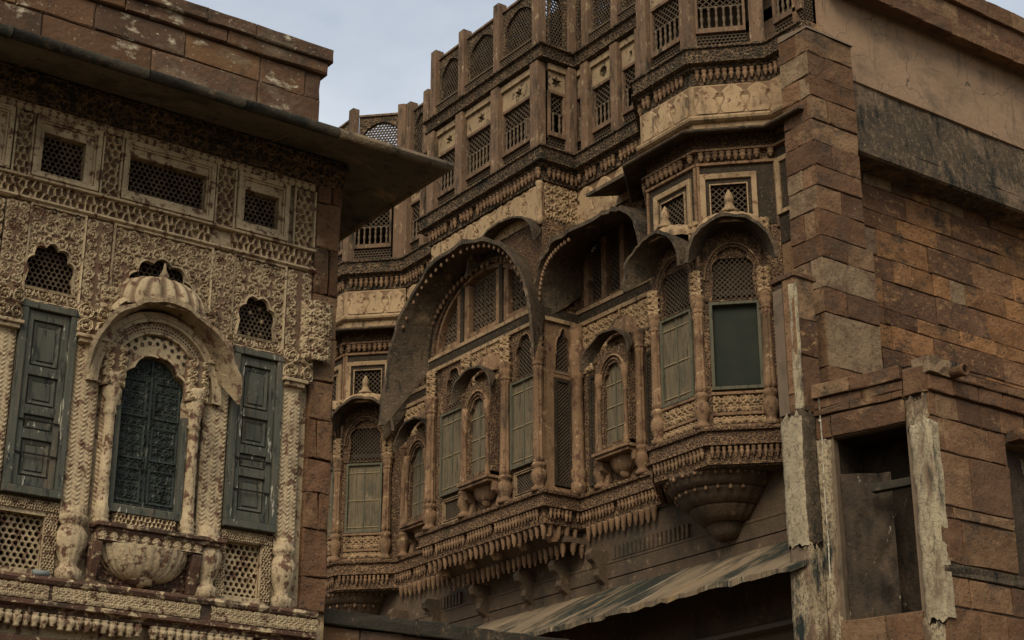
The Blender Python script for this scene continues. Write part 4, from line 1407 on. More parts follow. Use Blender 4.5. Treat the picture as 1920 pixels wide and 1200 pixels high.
def shutters(fr, u0, u1, z0, z1, d=0.0, fw_=.05, arch=None, m='woodolive'):
    wn = bpy.data.objects.new('window', None)
    col.objects.link(wn)
    adopt(wn, B)
    mb = MB()
    if arch is None:
        rect_frame(fr, mb, u0, u1, z0, z1, fw_, d - .03, d + .05)
        mb.build('window_frame', 'woodframe', wn, bevel=.006)
    a, b = (u0 + fw_, u1 - fw_) if arch is None else (u0, u1)
    c = (a + b) / 2
    for p, q in ((a, c - .004), (c + .004, b)):
        n = 2
        for k in range(n):
            mb = MB()
            fr.box(mb, p + (q - p) * k / n + .002, p + (q - p) * (k + 1) / n - .002, d - .05, d + random.uniform(-.004, .004), z0 + .03, z1 - .03 if arch is None else z1)
            mb.build('plank', m, wn)
    for f in (.08, .46, .86) if arch is None else (.2, .45, .72):
        z = z0 + (z1 - z0) * f
        for p, q in ((a, c - .012), (c + .012, b)):
            mb = MB()
            fr.box(mb, p, q, d - .01, d + .014, z, z + .018)
            mb.build('batten', 'batten', wn)
    mb = MB()
    fr.box(mb, c - .014, c + .014, d - .01, d + .018, z0 + .03, z1 - .03)
    mb.build('meeting_strip', 'woodframe', wn)
    return wn

def lattice_panel(fr, u0, u1, z0, z1, pitch=.05, d=0.0, lines=True, name='lattice_panel', bar=.012):
    mb = MB()
    bar_lattice(fr, mb, u0, u1, z0, z1, pitch, bar, d - .015, .02)
    o = mb.build(name, 'lattice', B)
    mb = MB()
    rect_frame(fr, mb, u0 - .07, u1 + .07, z0 - .07, z1 + .07, .07, d - .06, d + .012, .006)
    mb.build('panel_border', 'dark', o)
    if lines:
        for q, wl in ((.052, .014), (.008, .012)):
            mb = MB()
            rect_frame(fr, mb, u0 - q, u1 + q, z0 - q, z1 + q, wl, d - .02, d + .022)
            mb.build('panel_line', 'frieze', o)
    return o

def arch_screen(fr, u0, u1, z0, z1, cusps=4, m='tancarve', pitch=.062, margin=.05, d=.0, point=.15, hwk=1.0, lat='lattice'):
    uc, hw = (u0 + u1) / 2, ((u1 - u0) / 2 - margin) * hwk
    pl = arch_poly(uc, hw, z0 + .02, z0 + (z1 - z0) * .38, z1 - .06, cusps, .12, point=point)
    mb = MB()
    holed(fr, mb, u0, u1, z0, z1, pl, d, .10)
    o = mb.build('arched_panel', m, B)
    mb = MB()
    ring(fr, mb, pl[2:], .022, d - .02, d + .025, inset=.01)
    mb.build('arch_moulding', 'tan', o)
    mb = MB()
    bar_lattice(fr, mb, uc - hw, uc + hw, z0, z1 - .04, pitch, .013, d - .05, .02)
    mb.build('arch_lattice', lat, o)
    return o

def ogee_band(wd, ht, res, n):
    nu, nz_ = max(3, int(round(wd / res)) + 1), max(3, int(round(ht / res)) + 1)
    U, Z = np.meshgrid(np.linspace(0, wd, nu), np.linspace(0, 1, nz_))
    a = np.abs(((U * n / wd) % 1.0) * 2 - 1)
    prof = np.where(Z < .72, .80 + .16 * np.sin(Z * 9.0), .96 * np.sqrt(np.clip((1.0 - Z) / .28, 0, 1)))
    return np.clip((prof - a) * 14, 0, 1) + .5 * np.clip((a - prof - .04) * 20, 0, 1) * (Z < .6)

def mini_balcony(fr, uc, zb=9.73):
    """small hooded oriel with its own arch, colonnettes, sill and lotus bowl"""
    o = bpy.data.objects.new('hooded_oriel', None)
    col.objects.link(o)
    adopt(o, B)
    dp = .26
    mb = MB()
    pl = arch_poly(uc, .30, 10.44, 11.52, 11.98, 4, .12, point=.15)
    holed(fr, mb, uc - .44, uc + .44, 10.40, 12.25, pl, dp, .10)
    for s in (-1, 1):
        u = uc + s * .44
        fr.add(mb, [(u, dp, 10.40), (u, 0, 10.40), (u, 0, 12.25), (u, dp, 12.25)], [(0, 1, 2, 3)])
    mb.build('oriel_wall', 'tancarve', o)
    for wq, dd in ((.0, .03), (.075, .045)):
        mb = MB()
        ring(fr, mb, [(uc + (.30 + wq) * math.cos(PI * i / 30), 11.55 + (.45 + wq) * math.sin(PI * i / 30)) for i in range(31)], .03, dp - .01, dp + dd, inset=.01)
        mb.build('arch_moulding', 'tancarve' if wq == 0 else 'tan', o)
    hood(fr, 'oriel_hood', o, uc, .66, 11.93, 12.50, .26, 'hood', d0=dp - .06, th=.045, ex=2.1, rise=.02, spring=.5, shrink=.82, n=28)
    mb = MB()
    half_dome(fr, mb, uc, .0, 12.47, .42, .42, .16, ribs=8, n=40, curve=.8)
    mb.build('fan_roof', 'tan', o, smooth=True)
    mb = MB()
    lathe(fr, mb, uc, .08, [(.04, 12.86), (.05, 12.90), (.02, 12.93), (.03, 12.97), (.004, 13.06)], 10)
    mb.build('finial', 'tan', o, smooth=True)
    for s in (-1, 1):
        mb = MB()
        r = .042
        prof = [(r * 1.5, 10.30), (r * 1.6, 10.36), (r, 10.39), (r * 1.4, 10.46), (r * .9, 10.52), (r * .85, 11.3), (r * 1.3, 11.33), (r * .9, 11.37), (r * 1.5, 11.55), (r * 2.0, 11.62), (r * 1.7, 11.8)]
        lathe(fr, mb, uc + s * .375, dp + .03, prof, 12)
        mb.build('colonnette', 'tan', o, smooth=True)
    mb = MB()
    fr.box(mb, uc - .52, uc + .52, 0, dp + .13, 10.24, 10.30)
    fr.box(mb, uc - .48, uc + .48, 0, dp + .09, 10.18, 10.239)
    mb.build('oriel_sill', 'tan', o, bevel=.01)
    mb = MB()
    wall_holes(fr, mb, uc - .33, uc + .33, 10.30, 10.44, [], dp + .015, .02)
    mb.build('pierced_apron', 'tancarve', o)
    mb = MB()
    half_bowl(fr, mb, uc, .0, 10.18, .35, .29, .22, ribs=9, n=40)
    mb.build('lotus_bowl', 'tan', o, smooth=True)
    mb = MB()
    half_bowl(fr, mb, uc, .0, 9.93, .11, .14, .12, ribs=5, n=24)
    mb.build('bowl_boss', 'tan', o, smooth=True)
    for s in (-1, 1):
        mb = MB()
        u = uc + s * .46
        fr.add(mb, [(u - .05, 0, 10.18), (u + .05, 0, 10.18), (u + .05, .24, 10.18), (u - .05, .24, 10.18), (u - .05, .22, 10.02), (u + .05, .22, 10.02), (u - .05, .08, 9.95), (u + .05, .08, 9.95),
                    (u - .07, .12, 9.74), (u + .07, .12, 9.74), (u - .07, 0, 9.74), (u + .07, 0, 9.74)],
               [(0, 1, 2, 3), (3, 2, 5, 4), (4, 5, 7, 6), (6, 7, 9, 8), (8, 9, 11, 10), (1, 11, 9, 7, 5, 2), (0, 3, 4, 6, 8, 10)])
        mb.build('oriel_bracket', 'tan', o, bevel=.012)
    w_ = shutters(fr, uc - .31, uc + .31, 10.42, 12.0, dp - .07, arch=True)
    return o

# --- central box bay ------------------------------------------------
UC = 26.1
mb = MB()
wall_holes(FC, mb, 24.1, 28.1, 9.1, 16.0, [(24.42, 25.06, 9.80, 10.26), (26.82, 27.48, 9.80, 10.26), (24.38, 25.10, 12.12, 13.0), (26.72, 27.52, 12.12, 13.0), (24.35, 27.85, 13.42, 14.98)], -.02, .25)
FC.add(mb, [(28.1, -.02, 9.1), (28.1, -.9, 9.1), (28.1, -.9, 20.4), (28.1, -.02, 20.4)], [(0, 1, 2, 3)])
mb.build('bay_wall', 'tancarve', B)
for u0, u1 in ((24.30, 25.12), (26.72, 27.54)):
    shutters(FC, u0, u1, 10.34, 12.05, .02)
    arch_screen(FC, u0, u1, 12.10, 13.06, 4, 'tancarve', hwk=.82)
    lattice_panel(FC, u0 + .12, u1 - .12, 9.84, 10.22, d=.0)
mini_balcony(FC, 25.92)
relief(FC, 'arabesque_panel', B, 25.34, 12.30, 1.22, .76, scrolls(1.22, .76, .012, 5, .15), -.012, .045, 'tanrel')
for u in (24.20, 25.26, 26.60, 27.86):
    column(FC, B, u, .07, 9.73, 12.50, .115, 'tan', 'tan', base=.55, cap=.36, lobes=8)
    relief(FC, 'leaf_bracket', B, u - .13, 12.46, .26, .58, scrolls(.26, .58, .012, 60, .13), .03, .06, 'tanrel', bulge=.10)
mb = MB()
for (z0, z1, dd) in ((13.06, 13.14, .05), (13.32, 13.40, .06)):
    FC.box(mb, 24.1, 28.1, -.02, dd, z0, z1)
mb.build('band_moulding', 'frieze', B, bevel=.01)
mb = MB()
FC.box(mb, 24.1, 28.1, -.02, .035, 13.142, 13.318)
mb.build('inlay_band', 'dark', B)
# three-light arch
arcpts = lambda a, h, n=40: [(UC + a * math.cos(PI * i / n), 13.40 + h * math.sin(PI * i / n)) for i in range(n + 1)]
mb = MB()
bar_lattice(FC, mb, 24.35, 27.85, 13.42, 14.98, .075, .02, -.09, .025)
bar_lattice(FC, mb, 24.35, 27.85, 13.42, 14.98, .15, .015, -.08, .02, (0, 90))
mb.build('arch_lattice', 'lattlight', B)
mb = MB()
holed(FC, mb, 24.1, 28.1, 13.41, 15.2, arcpts(1.72, 1.42) + [], .0, .1)
mb.build('arch_wall', 'tancarve', B)
for a, h, wl, dd, m in ((1.60, 1.30, .10, .05, 'tan'), (1.72, 1.42, .12, .075, 'tancarve'), (1.85, 1.54, .05, .11, 'dark')):
    mb = MB()
    ring(FC, mb, arcpts(a, h), wl, -.1, dd, inset=.02)
    mb.build('arch_band', m, B)
for u in (25.45, 26.82):
    mb = MB()
    FC.box(mb, u - .055, u + .055, -.1, .06, 13.41, 13.40 + 1.36 * math.sqrt(1 - ((u - UC) / 1.65) ** 2))
    mb.build('mullion', 'dark', B, bevel=.01)
    for s in (-1, 1):
        mb = MB()
        FC.box(mb, u + s * .135 - .075, u + s * .135 + .075, -.1, .03, 13.41, 13.40 + 1.28 * math.sqrt(1 - ((u + s * .13 - UC) / 1.65) ** 2))
        mb.build('light_jamb', 'tan', B, bevel=.015)
mb = MB()
FC.box(mb, 24.5, 27.7, -.1, .02, 13.41, 13.52)
mb.build('light_sill', 'tan', B)
# great curved hood and its beads
hood(FC, 'great_hood', B, UC, 2.58, 12.02, 15.02, .74, 'hood', d0=0, th=.085, ex=2.25, rise=.04, spring=.36, shrink=.79, n=60)
vs, fs = lathe_pts([(.005, -.09), (.03, -.07), (.035, -.04), (.02, -.015), (.028, 0)], 8)
bead = MB().add(vs, fs).build('hood_bead', 'tanrelief', B, smooth=True)
bead.location = FC.p(UC, .30, 15.0)
for i in range(34):
    t = PI * (.10 + .80 * i / 33)
    c, s_ = math.cos(t), math.sin(t)
    x = math.copysign(abs(c) ** (2 / 2.25), c) * 2.02
    z = 13.05 + 1.72 * abs(s_) ** (2 / 2.25)
    copy_at(bead, B, FC.p(UC + x, .12, z + .05), 0, (1.3, 1.3, 1.3))
    if i % 1 == 0 and .22 * PI < t < .86 * PI:
        copy_at(bead, B, FC.p(UC + math.copysign(abs(c) ** (2 / 2.25), c) * 2.50, .66, 12.05 + 2.93 * abs(s_) ** (2 / 2.25)))
hood(FC, 'upper_hood', B, 25.15, 1.12, 14.60, 15.36, .32, 'hood', d0=0, th=.045, ex=2.2, rise=.05, spring=.35, shrink=.9, n=30)
relief(FC, 'cream_frieze', B, 24.14, 15.18, 3.9, .76, np.maximum(ogee_band(3.9, .76, .014, 7) * .9, scrolls(3.9, .76, .014, 19, .24) * .9) * .9, .0, .04, 'friezerel')
mb = MB()
lathe(FC, mb, 24.18, .02, [(.07, 15.05), (.075, 15.2), (.055, 15.24), (.055, 15.72), (.075, 15.76), (.06, 15.8), (.085, 15.9), (.085, 15.97)], 14)
mb.build('corner_colonnette', 'frieze', B, smooth=True)
# upper storeys of the bay
PU = [24.22, 25.59, 26.90, 28.0]
for u in PU:
    post(FC, u, 16.64, 18.60, .25)
    post(FC, u, 18.96, 20.62, .20, -.12, .10, cap=.06)
for a, b in zip(PU, PU[1:]):
    grille_bay(FC, a + .125, b - .125)
    arcade_bay(FC, a + .10, b - .10)
mb = MB()
FC.box(mb, 24.2, 28.0, -.80, -.75, 18.96, 20.3)
mb.build('arcade_back', 'interior', B)

mb = MB()
wall_holes(FR, mb, 33.61, 42, 6.7, 20.3, [], -.012, .2)
mb.build('far_wall', 'tancarve', B)
# --- the side of the bay, seen end on
mb = MB()
wall_holes(FJ, mb, 18.0, 18.83, 9.1, 16.0, [(18.24, 18.62, 9.85, 11.95), (18.24, 18.62, 12.10, 12.98), (18.12, 18.74, 13.45, 14.5)], -.012, .25)
mb.build('bay_side_wall', 'tan', B)
lattice_panel(FJ, 18.29, 18.57, 9.95, 11.90, d=.0, lines=False)
arch_screen(FJ, 18.20, 18.66, 12.06, 13.04, 3, 'tan', hwk=1.0)
mb = MB()
FJ.box(mb, 18.0, 18.83, -.02, .035, 13.142, 13.318)
mb.build('inlay_band', 'dark', B)
mb = MB()
FJ.box(mb, 18.0, 18.83, -.02, .05, 13.06, 13.14)
mb.build('band_moulding', 'frieze', B)
pl = [(18.70, 13.46), (18.70, 14.45)] + [(18.70 - .55 * math.sin(i * PI / 20), 13.46 + .99 * math.cos(i * PI / 20)) for i in range(1, 10)] + [(18.15, 13.46)]
mb = MB()
holed(FJ, mb, 18.0, 18.83, 13.41, 15.2, pl, .012, .1)
mb.build('arch_wall', 'tancarve', B)
mb = MB()
bar_lattice(FJ, mb, 18.1, 18.76, 13.44, 14.5, .075, .02, -.09, .025)
mb.build('arch_lattice', 'lattice', B)
relief(FJ, 'cream_frieze', B, 18.02, 15.18, .80, .76, scrolls(.80, .76, .014, 9, .2), .0, .04, 'friezerel')
post(FJ, 18.66, 16.64, 18.60, .2, m='post')
grille_bay(FJ, 18.14, 18.56)
arcade_bay(FJ, 18.14, 18.66, rail=False)
post(FJ, 18.75, 18.96, 20.62, .20, -.30, .04)
mb = MB()
lathe(FJ, mb, 18.72, .06, [(.15, 9.73), (.15, 9.95), (.12, 10.0), (.15, 10.2), (.12, 10.25), (.115, 12.0), (.14, 12.05), (.11, 12.1), (.16, 12.3), (.19, 12.45), (.15, 12.6), (.12, 12.7), (.12, 13.06)], 18, 8, .05)
mb.build('corner_column', 'tan', B, smooth=True)

# --- recesses beside the bay (near one in view, far one half hidden)
for oy, full in ((0, True), (6.29, False)):
    u0, u1 = (21.81, 24.1) if full else (28.1, 30.39)
    mb = MB()
    hl = [(u0 + .35, u1 - .3, 13.5, 14.7)]
    if full:
        hl += [(23.58, 23.80, 9.85, 12.0), (21.98, 22.14, 9.9, 12.0)]
    wall_holes(FR, mb, u0, u1, 9.1, 16.0, hl, -.012, .25)
    mb.build('recess_wall', 'tancarve', B)
    mb = MB()
    bar_lattice(FR, mb, u0 + .3, u1 - .25, 13.45, 14.75, .075, .02, -.06, .025)
    mb.build('window_lattice', 'lattice', B)
    for q in (u0 + .35, u0 + .9, u0 + 1.45, u1 - .3):
        mb = MB()
        FR.box(mb, q - .07, q + .07, -.1, .05, 13.42, 14.9)
        mb.build('mullion', 'tan', B, bevel=.012)
    mb = MB()
    FR.box(mb, u0, u1, -.02, .035, 13.142, 13.318)
    mb.build('inlay_band', 'dark', B)
    mb = MB()
    FR.box(mb, u0, u1, -.02, .05, 13.06, 13.14)
    FR.box(mb, u0, u1, -.02, .06, 13.32, 13.40)
    mb.build('band_moulding', 'frieze', B)
    relief(FR, 'arabesque_panel', B, u0 + .1, 12.10, u1 - u0 - .2, .94, scrolls(u1 - u0 - .2, .94, .013, 15, .16), -.004, .045, 'tanrel')
    relief(FR, 'cream_frieze', B, u0 + .02, 15.18, u1 - u0 - .04, .76, ogee_band(u1 - u0 - .04, .76, .014, 4), .0, .04, 'friezerel')
lattice_panel(FR, 23.62, 23.76, 9.95, 11.95, d=.0, lines=False)
lattice_panel(FR, 22.00, 22.12, 9.95, 11.95, d=.0, lines=False)
mini_balcony(FR, 22.78)
mini_balcony(FR, 29.35)
for u in (23.42, 22.24, 28.75, 30.15):
    column(FR, B, u, .07, 9.73, 12.45, .105, 'tan', 'tan', base=.55, cap=.36)
hood(FR, 'recess_hood', B, 22.56, 1.55, 12.95, 14.40, 1.08, 'hood', d0=0, th=.085, ex=3.6, rise=.34, spring=.30, shrink=.92, n=60)
for i in range(18):
    t = PI * (.10 + .50 * (1 - i / 17)) + .38 * PI * 0
    t = PI * (.05 + .40 * i / 17)
    c, s_ = math.cos(t), math.sin(t)
    copy_at(bead, B, FR.p(22.56 + math.copysign(abs(c) ** (2 / 3.6), c) * 1.47, 1.0, 12.95 + 1.40 * abs(s_) ** (2 / 3.6)))
hood(FR, 'recess_hood', B, 29.3, 1.1, 12.3, 13.9, .5, 'hood', d0=0, th=.05, ex=2.2, rise=.1, spring=.4, shrink=.9, n=30)
mb = MB()
FR.add(mb, [(21.2, 0, 15.36), (22.75, 0, 15.36), (22.75, .84, 15.10), (21.2, .84, 15.10), (21.2, 0, 15.44), (22.75, 0, 15.44), (22.75, .84, 15.17), (21.2, .84, 15.17)],
       [(0, 1, 2, 3), (4, 7, 6, 5), (3, 2, 6, 7), (1, 5, 6, 2), (0, 3, 7, 4)])
mb.build('chajja_eave', 'hood', B)
PR = [21.95, 22.72, 23.66]
for u in PR:
    post(FR, u, 16.64, 18.60, .22)
    post(FR, u, 18.96, 20.62, .20, -.12, .10, cap=.06)
grille_bay(FR, 22.83, 23.55, 'oct')
grille_bay(FR, 22.06, 22.61, 'diamond')
grille_bay(FR, 23.77, 24.08, 'diamond')
arcade_bay(FR, 22.82, 23.56)
arcade_bay(FR, 22.05, 22.62)
arcade_bay(FR, 23.76, 24.08, rail=False)
for a, b in ((28.2, 28.85), (28.95, 29.55), (29.65, 30.3)):
    grille_bay(FR, a, b)
    arcade_bay(FR, a, b, rail=False)
for u in (28.14, 28.90, 29.60, 30.35):
    post(FR, u, 16.64, 18.60, .18)
    post(FR, u, 18.96, 20.62, .2, -.12, .1, cap=.06)
mb = MB()
FR.box(mb, 21.9, 24.08, -.75, -.70, 18.96, 20.3)
mb.build('arcade_back', 'interior', B)

# --- half-octagon bays
def oct_facet(fr, a, b, c, near, first):
    uc = c
    mb = MB()
    wall_holes(fr, mb, a, b, 9.1, 16.0, [(uc - .36, uc + .36, 11.95, 12.7), (uc - .31, uc + .31, 13.42, 14.05)] + ([] if not (near and first) else [(uc - .385, uc + .385, 10.42, 11.87)]), -.012, .25)
    mb.build('facet_wall', 'tancarve', B)
    if near and first:                              # the open window of the near bay
        wn = bpy.data.objects.new('open_window', None)
        col.objects.link(wn)
        adopt(wn, B)
        mb = MB()
        rect_frame(fr, mb, uc - .42, uc + .42, 10.38, 11.91, .055, -.06, .05)
        mb.build('window_frame', 'woodframe', wn, bevel=.006)
        mb = MB()
        fr.box(mb, uc - .385, uc + .385, -.10, -.05, 10.42, 11.87)
        mb.build('pane', 'pane', wn)
    else:
        shutters(fr, uc - .40, uc + .40, 10.34, 11.89, .02)
    relief(fr, 'leaf_apron', B, uc - .42, 10.0, .84, .28, scrolls(.84, .28, .012, 62, .14), .01, .045, 'tanrel')
    mb = MB()
    fr.box(mb, uc - .43, uc + .43, -.01, .05, 9.94, 9.995)
    fr.box(mb, uc - .43, uc + .43, -.01, .04, 9.735, 9.79)
    fr.box(mb, uc - .44, uc + .44, -.01, .07, 10.285, 10.335)
    mb.build('apron_moulding', 'tan', B, bevel=.01)
    relief(fr, 'scroll_band', B, uc - .42, 9.80, .84, .135, scrolls(.84, .135, .011, 4, .10, False), .01, .03, 'tanrel')
    arch_screen(fr, uc - .48, uc + .48, 11.93, 13.06, 5, 'tancarve', margin=.12, point=.1, d=.02)
    for (rx, wl, dd, m) in ((.40, .05, .05, 'tancarve'), (.455, .03, .075, 'tan')):
        mb = MB()
        ring(fr, mb, [(uc + rx * math.cos(PI * i / 30), 12.30 + (rx + .18) * math.sin(PI * i / 30)) for i in range(31)], wl, .0, dd, inset=.01)
        mb.build('arch_band', m, B)
    hood(fr, 'facet_hood', B, uc, .70, 12.42, 13.20, .58, 'hood', d0=0, th=.055, ex=2.1, rise=.04, spring=.45, shrink=.78, n=36)
    mb = MB()
    half_dome(fr, mb, uc, .02, 13.16, .54, .30, .42, ribs=8, n=48, curve=1.0, top=.10)
    o = mb.build('ribbed_roof', 'frieze', B, smooth=True)
    mb = MB()
    lathe(fr, mb, uc, .20, [(.15, 13.42), (.16, 13.46), (.10, 13.50), (.06, 13.62), (.085, 13.65), (.07, 13.69), (.075, 13.73), (.04, 13.80), (.008, 13.86)], 14, 8, .06)
    mb.build('finial', 'frieze', o, smooth=True)
    for s in (-1, 1):
        relief(fr, 'corner_leaf', B, uc + s * .56 - .09, 13.05, .18, .30, scrolls(.18, .30, .011, 63, .10), .04, .04, 'tanrel', bulge=.08)
    # upper window in dark inlay
    mb = MB()
    wall_holes(fr, mb, a + .05, b - .05, 13.28, 14.40, [(uc - .31, uc + .31, 13.42, 14.05)], .0, .08)
    mb.build('inlay_panel', 'dark', B)
    mb = MB()
    rect_frame(fr, mb, uc - .48, uc + .48, 13.28, 14.25, .095, .0, .055, .015)
    mb.build('window_frame', 'frieze', B, bevel=.01)
    mb = MB()
    rect_frame(fr, mb, uc - .325, uc + .325, 13.40, 14.065, .022, .0, .03)
    mb.build('window_line', 'frieze', B)
    mb = MB()
    bar_lattice(fr, mb, uc - .31, uc + .31, 13.42, 14.05, .075, .014, -.03, .02)
    mb.build('window_lattice', 'lattice', B)
    mb = MB()
    for q in (a + .03, b - .03):
        fr.box(mb, q - .025, q + .025, -.01, .035, 13.2, 14.41)
    fr.box(mb, a, b, -.01, .05, 14.41, 14.46)
    mb.build('facet_edge', 'tan', B, bevel=.008)
    relief(fr, 'ogee_frieze', B, a + .02, 15.36, b - a - .04, .54, ogee_band(b - a - .04, .54, .012, 3), .09, .03, 'friezerel')
    # upper storeys
    grille_bay(fr, uc - .44, uc + .44)
    arcade_bay(fr, a + .12, b - .12, bar=.017 if not first else .008)

for first, oy in ((True, 0.0), (False, 11.8)):
    FO, FG = oct_frames(oy)
    oct_facet(FO, 19.55, 20.85, 20.17, False, first)
    oct_facet(FG, 0.0, DIAG, .53, True, first)
    path = ON if first else OF
    for (fr, u) in ((FO, 20.69), (FO, 19.60), (FG, 1.04)):
        column(fr, B, u, .05, 9.73, 12.02, .10, 'tan', 'tan', base=.62, cap=.30)
        relief(fr, 'leaf_bracket', B, u - .12, 12.0, .24, .46, scrolls(.24, .46, .012, 61, .12), .03, .06, 'tanrel', bulge=.10)
    for (fr, u) in ((FO, 20.80), (FO, 19.62), (FG, 1.16)):
        post(fr, u, 16.64, 18.60, .26, -.1, .08)
        post(fr, u, 18.96, 20.62, .20, -.12, .06, cap=.06)
    # buds, chajja, mouldings round the bay
    for (x, y, a) in along(path[:4], .05, .12, .03):
        copy_at(pend2, B, (x, y, 14.64), a, (1.0, 1.0, .75))
    ledge('bud_moulding', [(-.02, 14.66), (.10, 14.66), (.10, 14.70), (.04, 14.72), (-.02, 14.74)], 'tan', path)
    ledge('chajja_eave', [(-.02, 15.03), (.0, 15.0), (.40, 14.88), (.42, 14.90), (.42, 14.93), (.06, 15.07), (-.02, 15.09)], 'hood', path)
    ledge('cream_moulding', [(-.02, 15.06), (.055, 15.06), (.055, 15.20), (.10, 15.21), (.15, 15.24), (.165, 15.28), (.15, 15.32), (.10, 15.345), (.085, 15.36), (.085, 15.93), (-.02, 15.94)], 'frieze', path)
    # tapering lotus corbel under the bay
    ycx = 20.2 + oy
    for (z0, r0, z1, r1) in ((9.12, 1.02, 8.90, .88), (8.90, .84, 8.66, .66), (8.66, .62, 8.42, .42), (8.42, .34, 8.18, .20)):
        vs, fs = lathe_pts([(r0, z0), (r0 * 1.0, z0 - .03), (r0 * .97, z0 - .05), ((r0 + r1) / 2, (z0 + z1) / 2 - .02), (r1, z1)], 96, lobes=24, amp=.016)
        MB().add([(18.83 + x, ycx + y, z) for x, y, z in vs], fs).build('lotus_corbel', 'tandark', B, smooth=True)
    for i in range(26):
        a = PI / 2 + PI * (i + .5) / 26
        copy_at(bead, B, (18.83 + 1.0 * math.cos(a), ycx + 1.0 * math.sin(a), 9.12))
        if i % 2 == 0:
            copy_at(bead, B, (18.83 + .84 * math.cos(a), ycx + .84 * math.sin(a), 8.90))

# --- short wall between the near bay and the pier, with a latticed window
mb = MB()
wall_holes(FR, mb, 17.9, 18.59, 9.1, 16.0, [(18.15, 18.50, 13.5, 14.35)], -.012, .25)
mb.build('end_wall', 'tan', B)
mb = MB()
rect_frame(FR, mb, 18.06, 18.59, 13.40, 14.45, .085, -.01, .06, .015)
mb.build('window_frame', 'frieze', B, bevel=.01)
mb = MB()
bar_lattice(FR, mb, 18.14, 18.51, 13.48, 14.37, .075, .016, -.03, .02)
mb.build('window_lattice', 'lattice', B)
mb = MB()
rect_frame(FR, mb, 17.6, 18.58, 12.9, 14.9, .3, -.01, .01)
mb.build('inlay_panel', 'dark', B)
grille_bay(FR, 17.75, 18.45)
arcade_bay(FR, 17.75, 18.45)

# --- underside: pendants, second tier, brackets, lower wall
vs, fs = lathe_pts([(.012, -.27), (.028, -.26), (.022, -.22), (.045, -.18), (.052, -.07), (.060, -.03), (.062, 0)], 10)
drop = MB().add(vs, fs).build('pendant_drop', 'tanrelief', B, smooth=True)
drop.location = (18.03, 24.2, 9.12)
T2 = [(18.0, 28.1), (18.0, 24.1), (18.83, 24.1)]
for (x, y, a) in along(T2, -.04, .175, .04):
    copy_at(drop, B, (x, y, 9.13), a)
for (x, y, a) in along([(18.83, 24.0), (18.83, 21.9)], .02, .175, .04) + along([(18.83, 30.4), (18.83, 28.2)], .02, .175, .04):
    copy_at(drop, B, (x, y, 9.13), a)
mb = MB()
mb.add([(18.12, 28.0, 9.10), (18.12, 24.2, 9.10), (18.95, 24.2, 9.10), (18.95, 28.0, 9.10), (18.5, 27.9, 8.82), (18.5, 24.2, 8.82), (18.95, 24.2, 8.82), (18.95, 27.9, 8.82)],
       [(0, 3, 2, 1), (0, 1, 5, 4), (1, 2, 6, 5), (4, 5, 6, 7), (0, 4, 7, 3)])
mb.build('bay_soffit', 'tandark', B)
T3 = [(18.5, 27.9), (18.5, 24.12), (18.95, 24.12)]
mb = MB()
sweep(T3, [(-.02, 8.95), (.06, 8.95), (.06, 8.85), (-.02, 8.83)], mb)
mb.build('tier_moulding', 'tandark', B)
for (x, y, a) in along(T3, .01, .17, .03):
    copy_at(drop, B, (x, y, 8.84), a)
for y in (27.75, 26.85, 25.95, 25.05, 24.2):
    for (x0, zt, sc_) in ((18.08, 9.12, 1.0),):
        mb = MB()
        pr = [(0, 0), (.05, -.10), (.0, -.2), (.10, -.30), (.22, -.28), (.42, -.02), (.42, .0)]
        pts = [(x0 + p, y + q * .055, zt + z) for q in (-1, 1) for p, z in pr]
        n = len(pr)
        mb.add(pts, [tuple(range(n)), tuple(reversed(range(n, 2 * n)))] + [(i, n + i, n + (i + 1) % n, (i + 1) % n) for i in range(n)])
        mb.build('console', 'tan', B, bevel=.012)
for y in (27.2, 25.7, 24.6, 23.5, 30.2, 28.9):
    mb = MB()
    pr = [(18.52, 8.62), (18.46, 8.52), (18.50, 8.42), (18.60, 8.36), (18.66, 8.26), (18.64, 8.16), (18.70, 8.08), (18.82, 8.0), (18.84, 7.86), (18.95, 7.84), (18.95, 8.62)]
    n = len(pr)
    mb.add([(x, y + q * .075, z) for q in (-1, 1) for x, z in pr], [tuple(range(n)), tuple(reversed(range(n, 2 * n)))] + [(i, n + i, n + (i + 1) % n, (i + 1) % n) for i in range(n)])
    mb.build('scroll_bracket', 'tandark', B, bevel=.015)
FL = Frame((18.9, 0, 0), (0, 1, 0), (-1, 0, 0))
mb = MB()
wall_holes(FL, mb, 17.6, 36, 6.7, 9.12, [], 0, .2)
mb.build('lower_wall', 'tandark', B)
mb = MB()
FL.box(mb, 17.6, 36, 0, .05, 8.36, 8.41)
FL.box(mb, 17.6, 36, 0, .04, 8.10, 8.36)
FL.box(mb, 17.6, 36, 0, .03, 7.9, 8.085)
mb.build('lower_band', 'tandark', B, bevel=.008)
for u0, u1 in ((21.2, 23.3), (28.1, 29.5)):
    n = int((u1 - u0) / .115)
    for i in range(n):
        mb = MB()
        u = u0 + (u1 - u0) * i / n
        FL.box(mb, u, u + .07, 0, .06, 8.42, 8.66)
        mb.build('dentil', 'tandark', B)
# dark arcade at ground level
mb = MB()
FL.box(mb, 17.6, 36, -6.2, -6.1, 0, 6.75)
FL.box(mb, 17.6, 36, -6.2, -.01, 6.62, 6.695)
FL.box(mb, 17.45, 17.58, -6.2, -.3, 0, 6.75)
mb.build('undercroft_wall', 'vault', B)

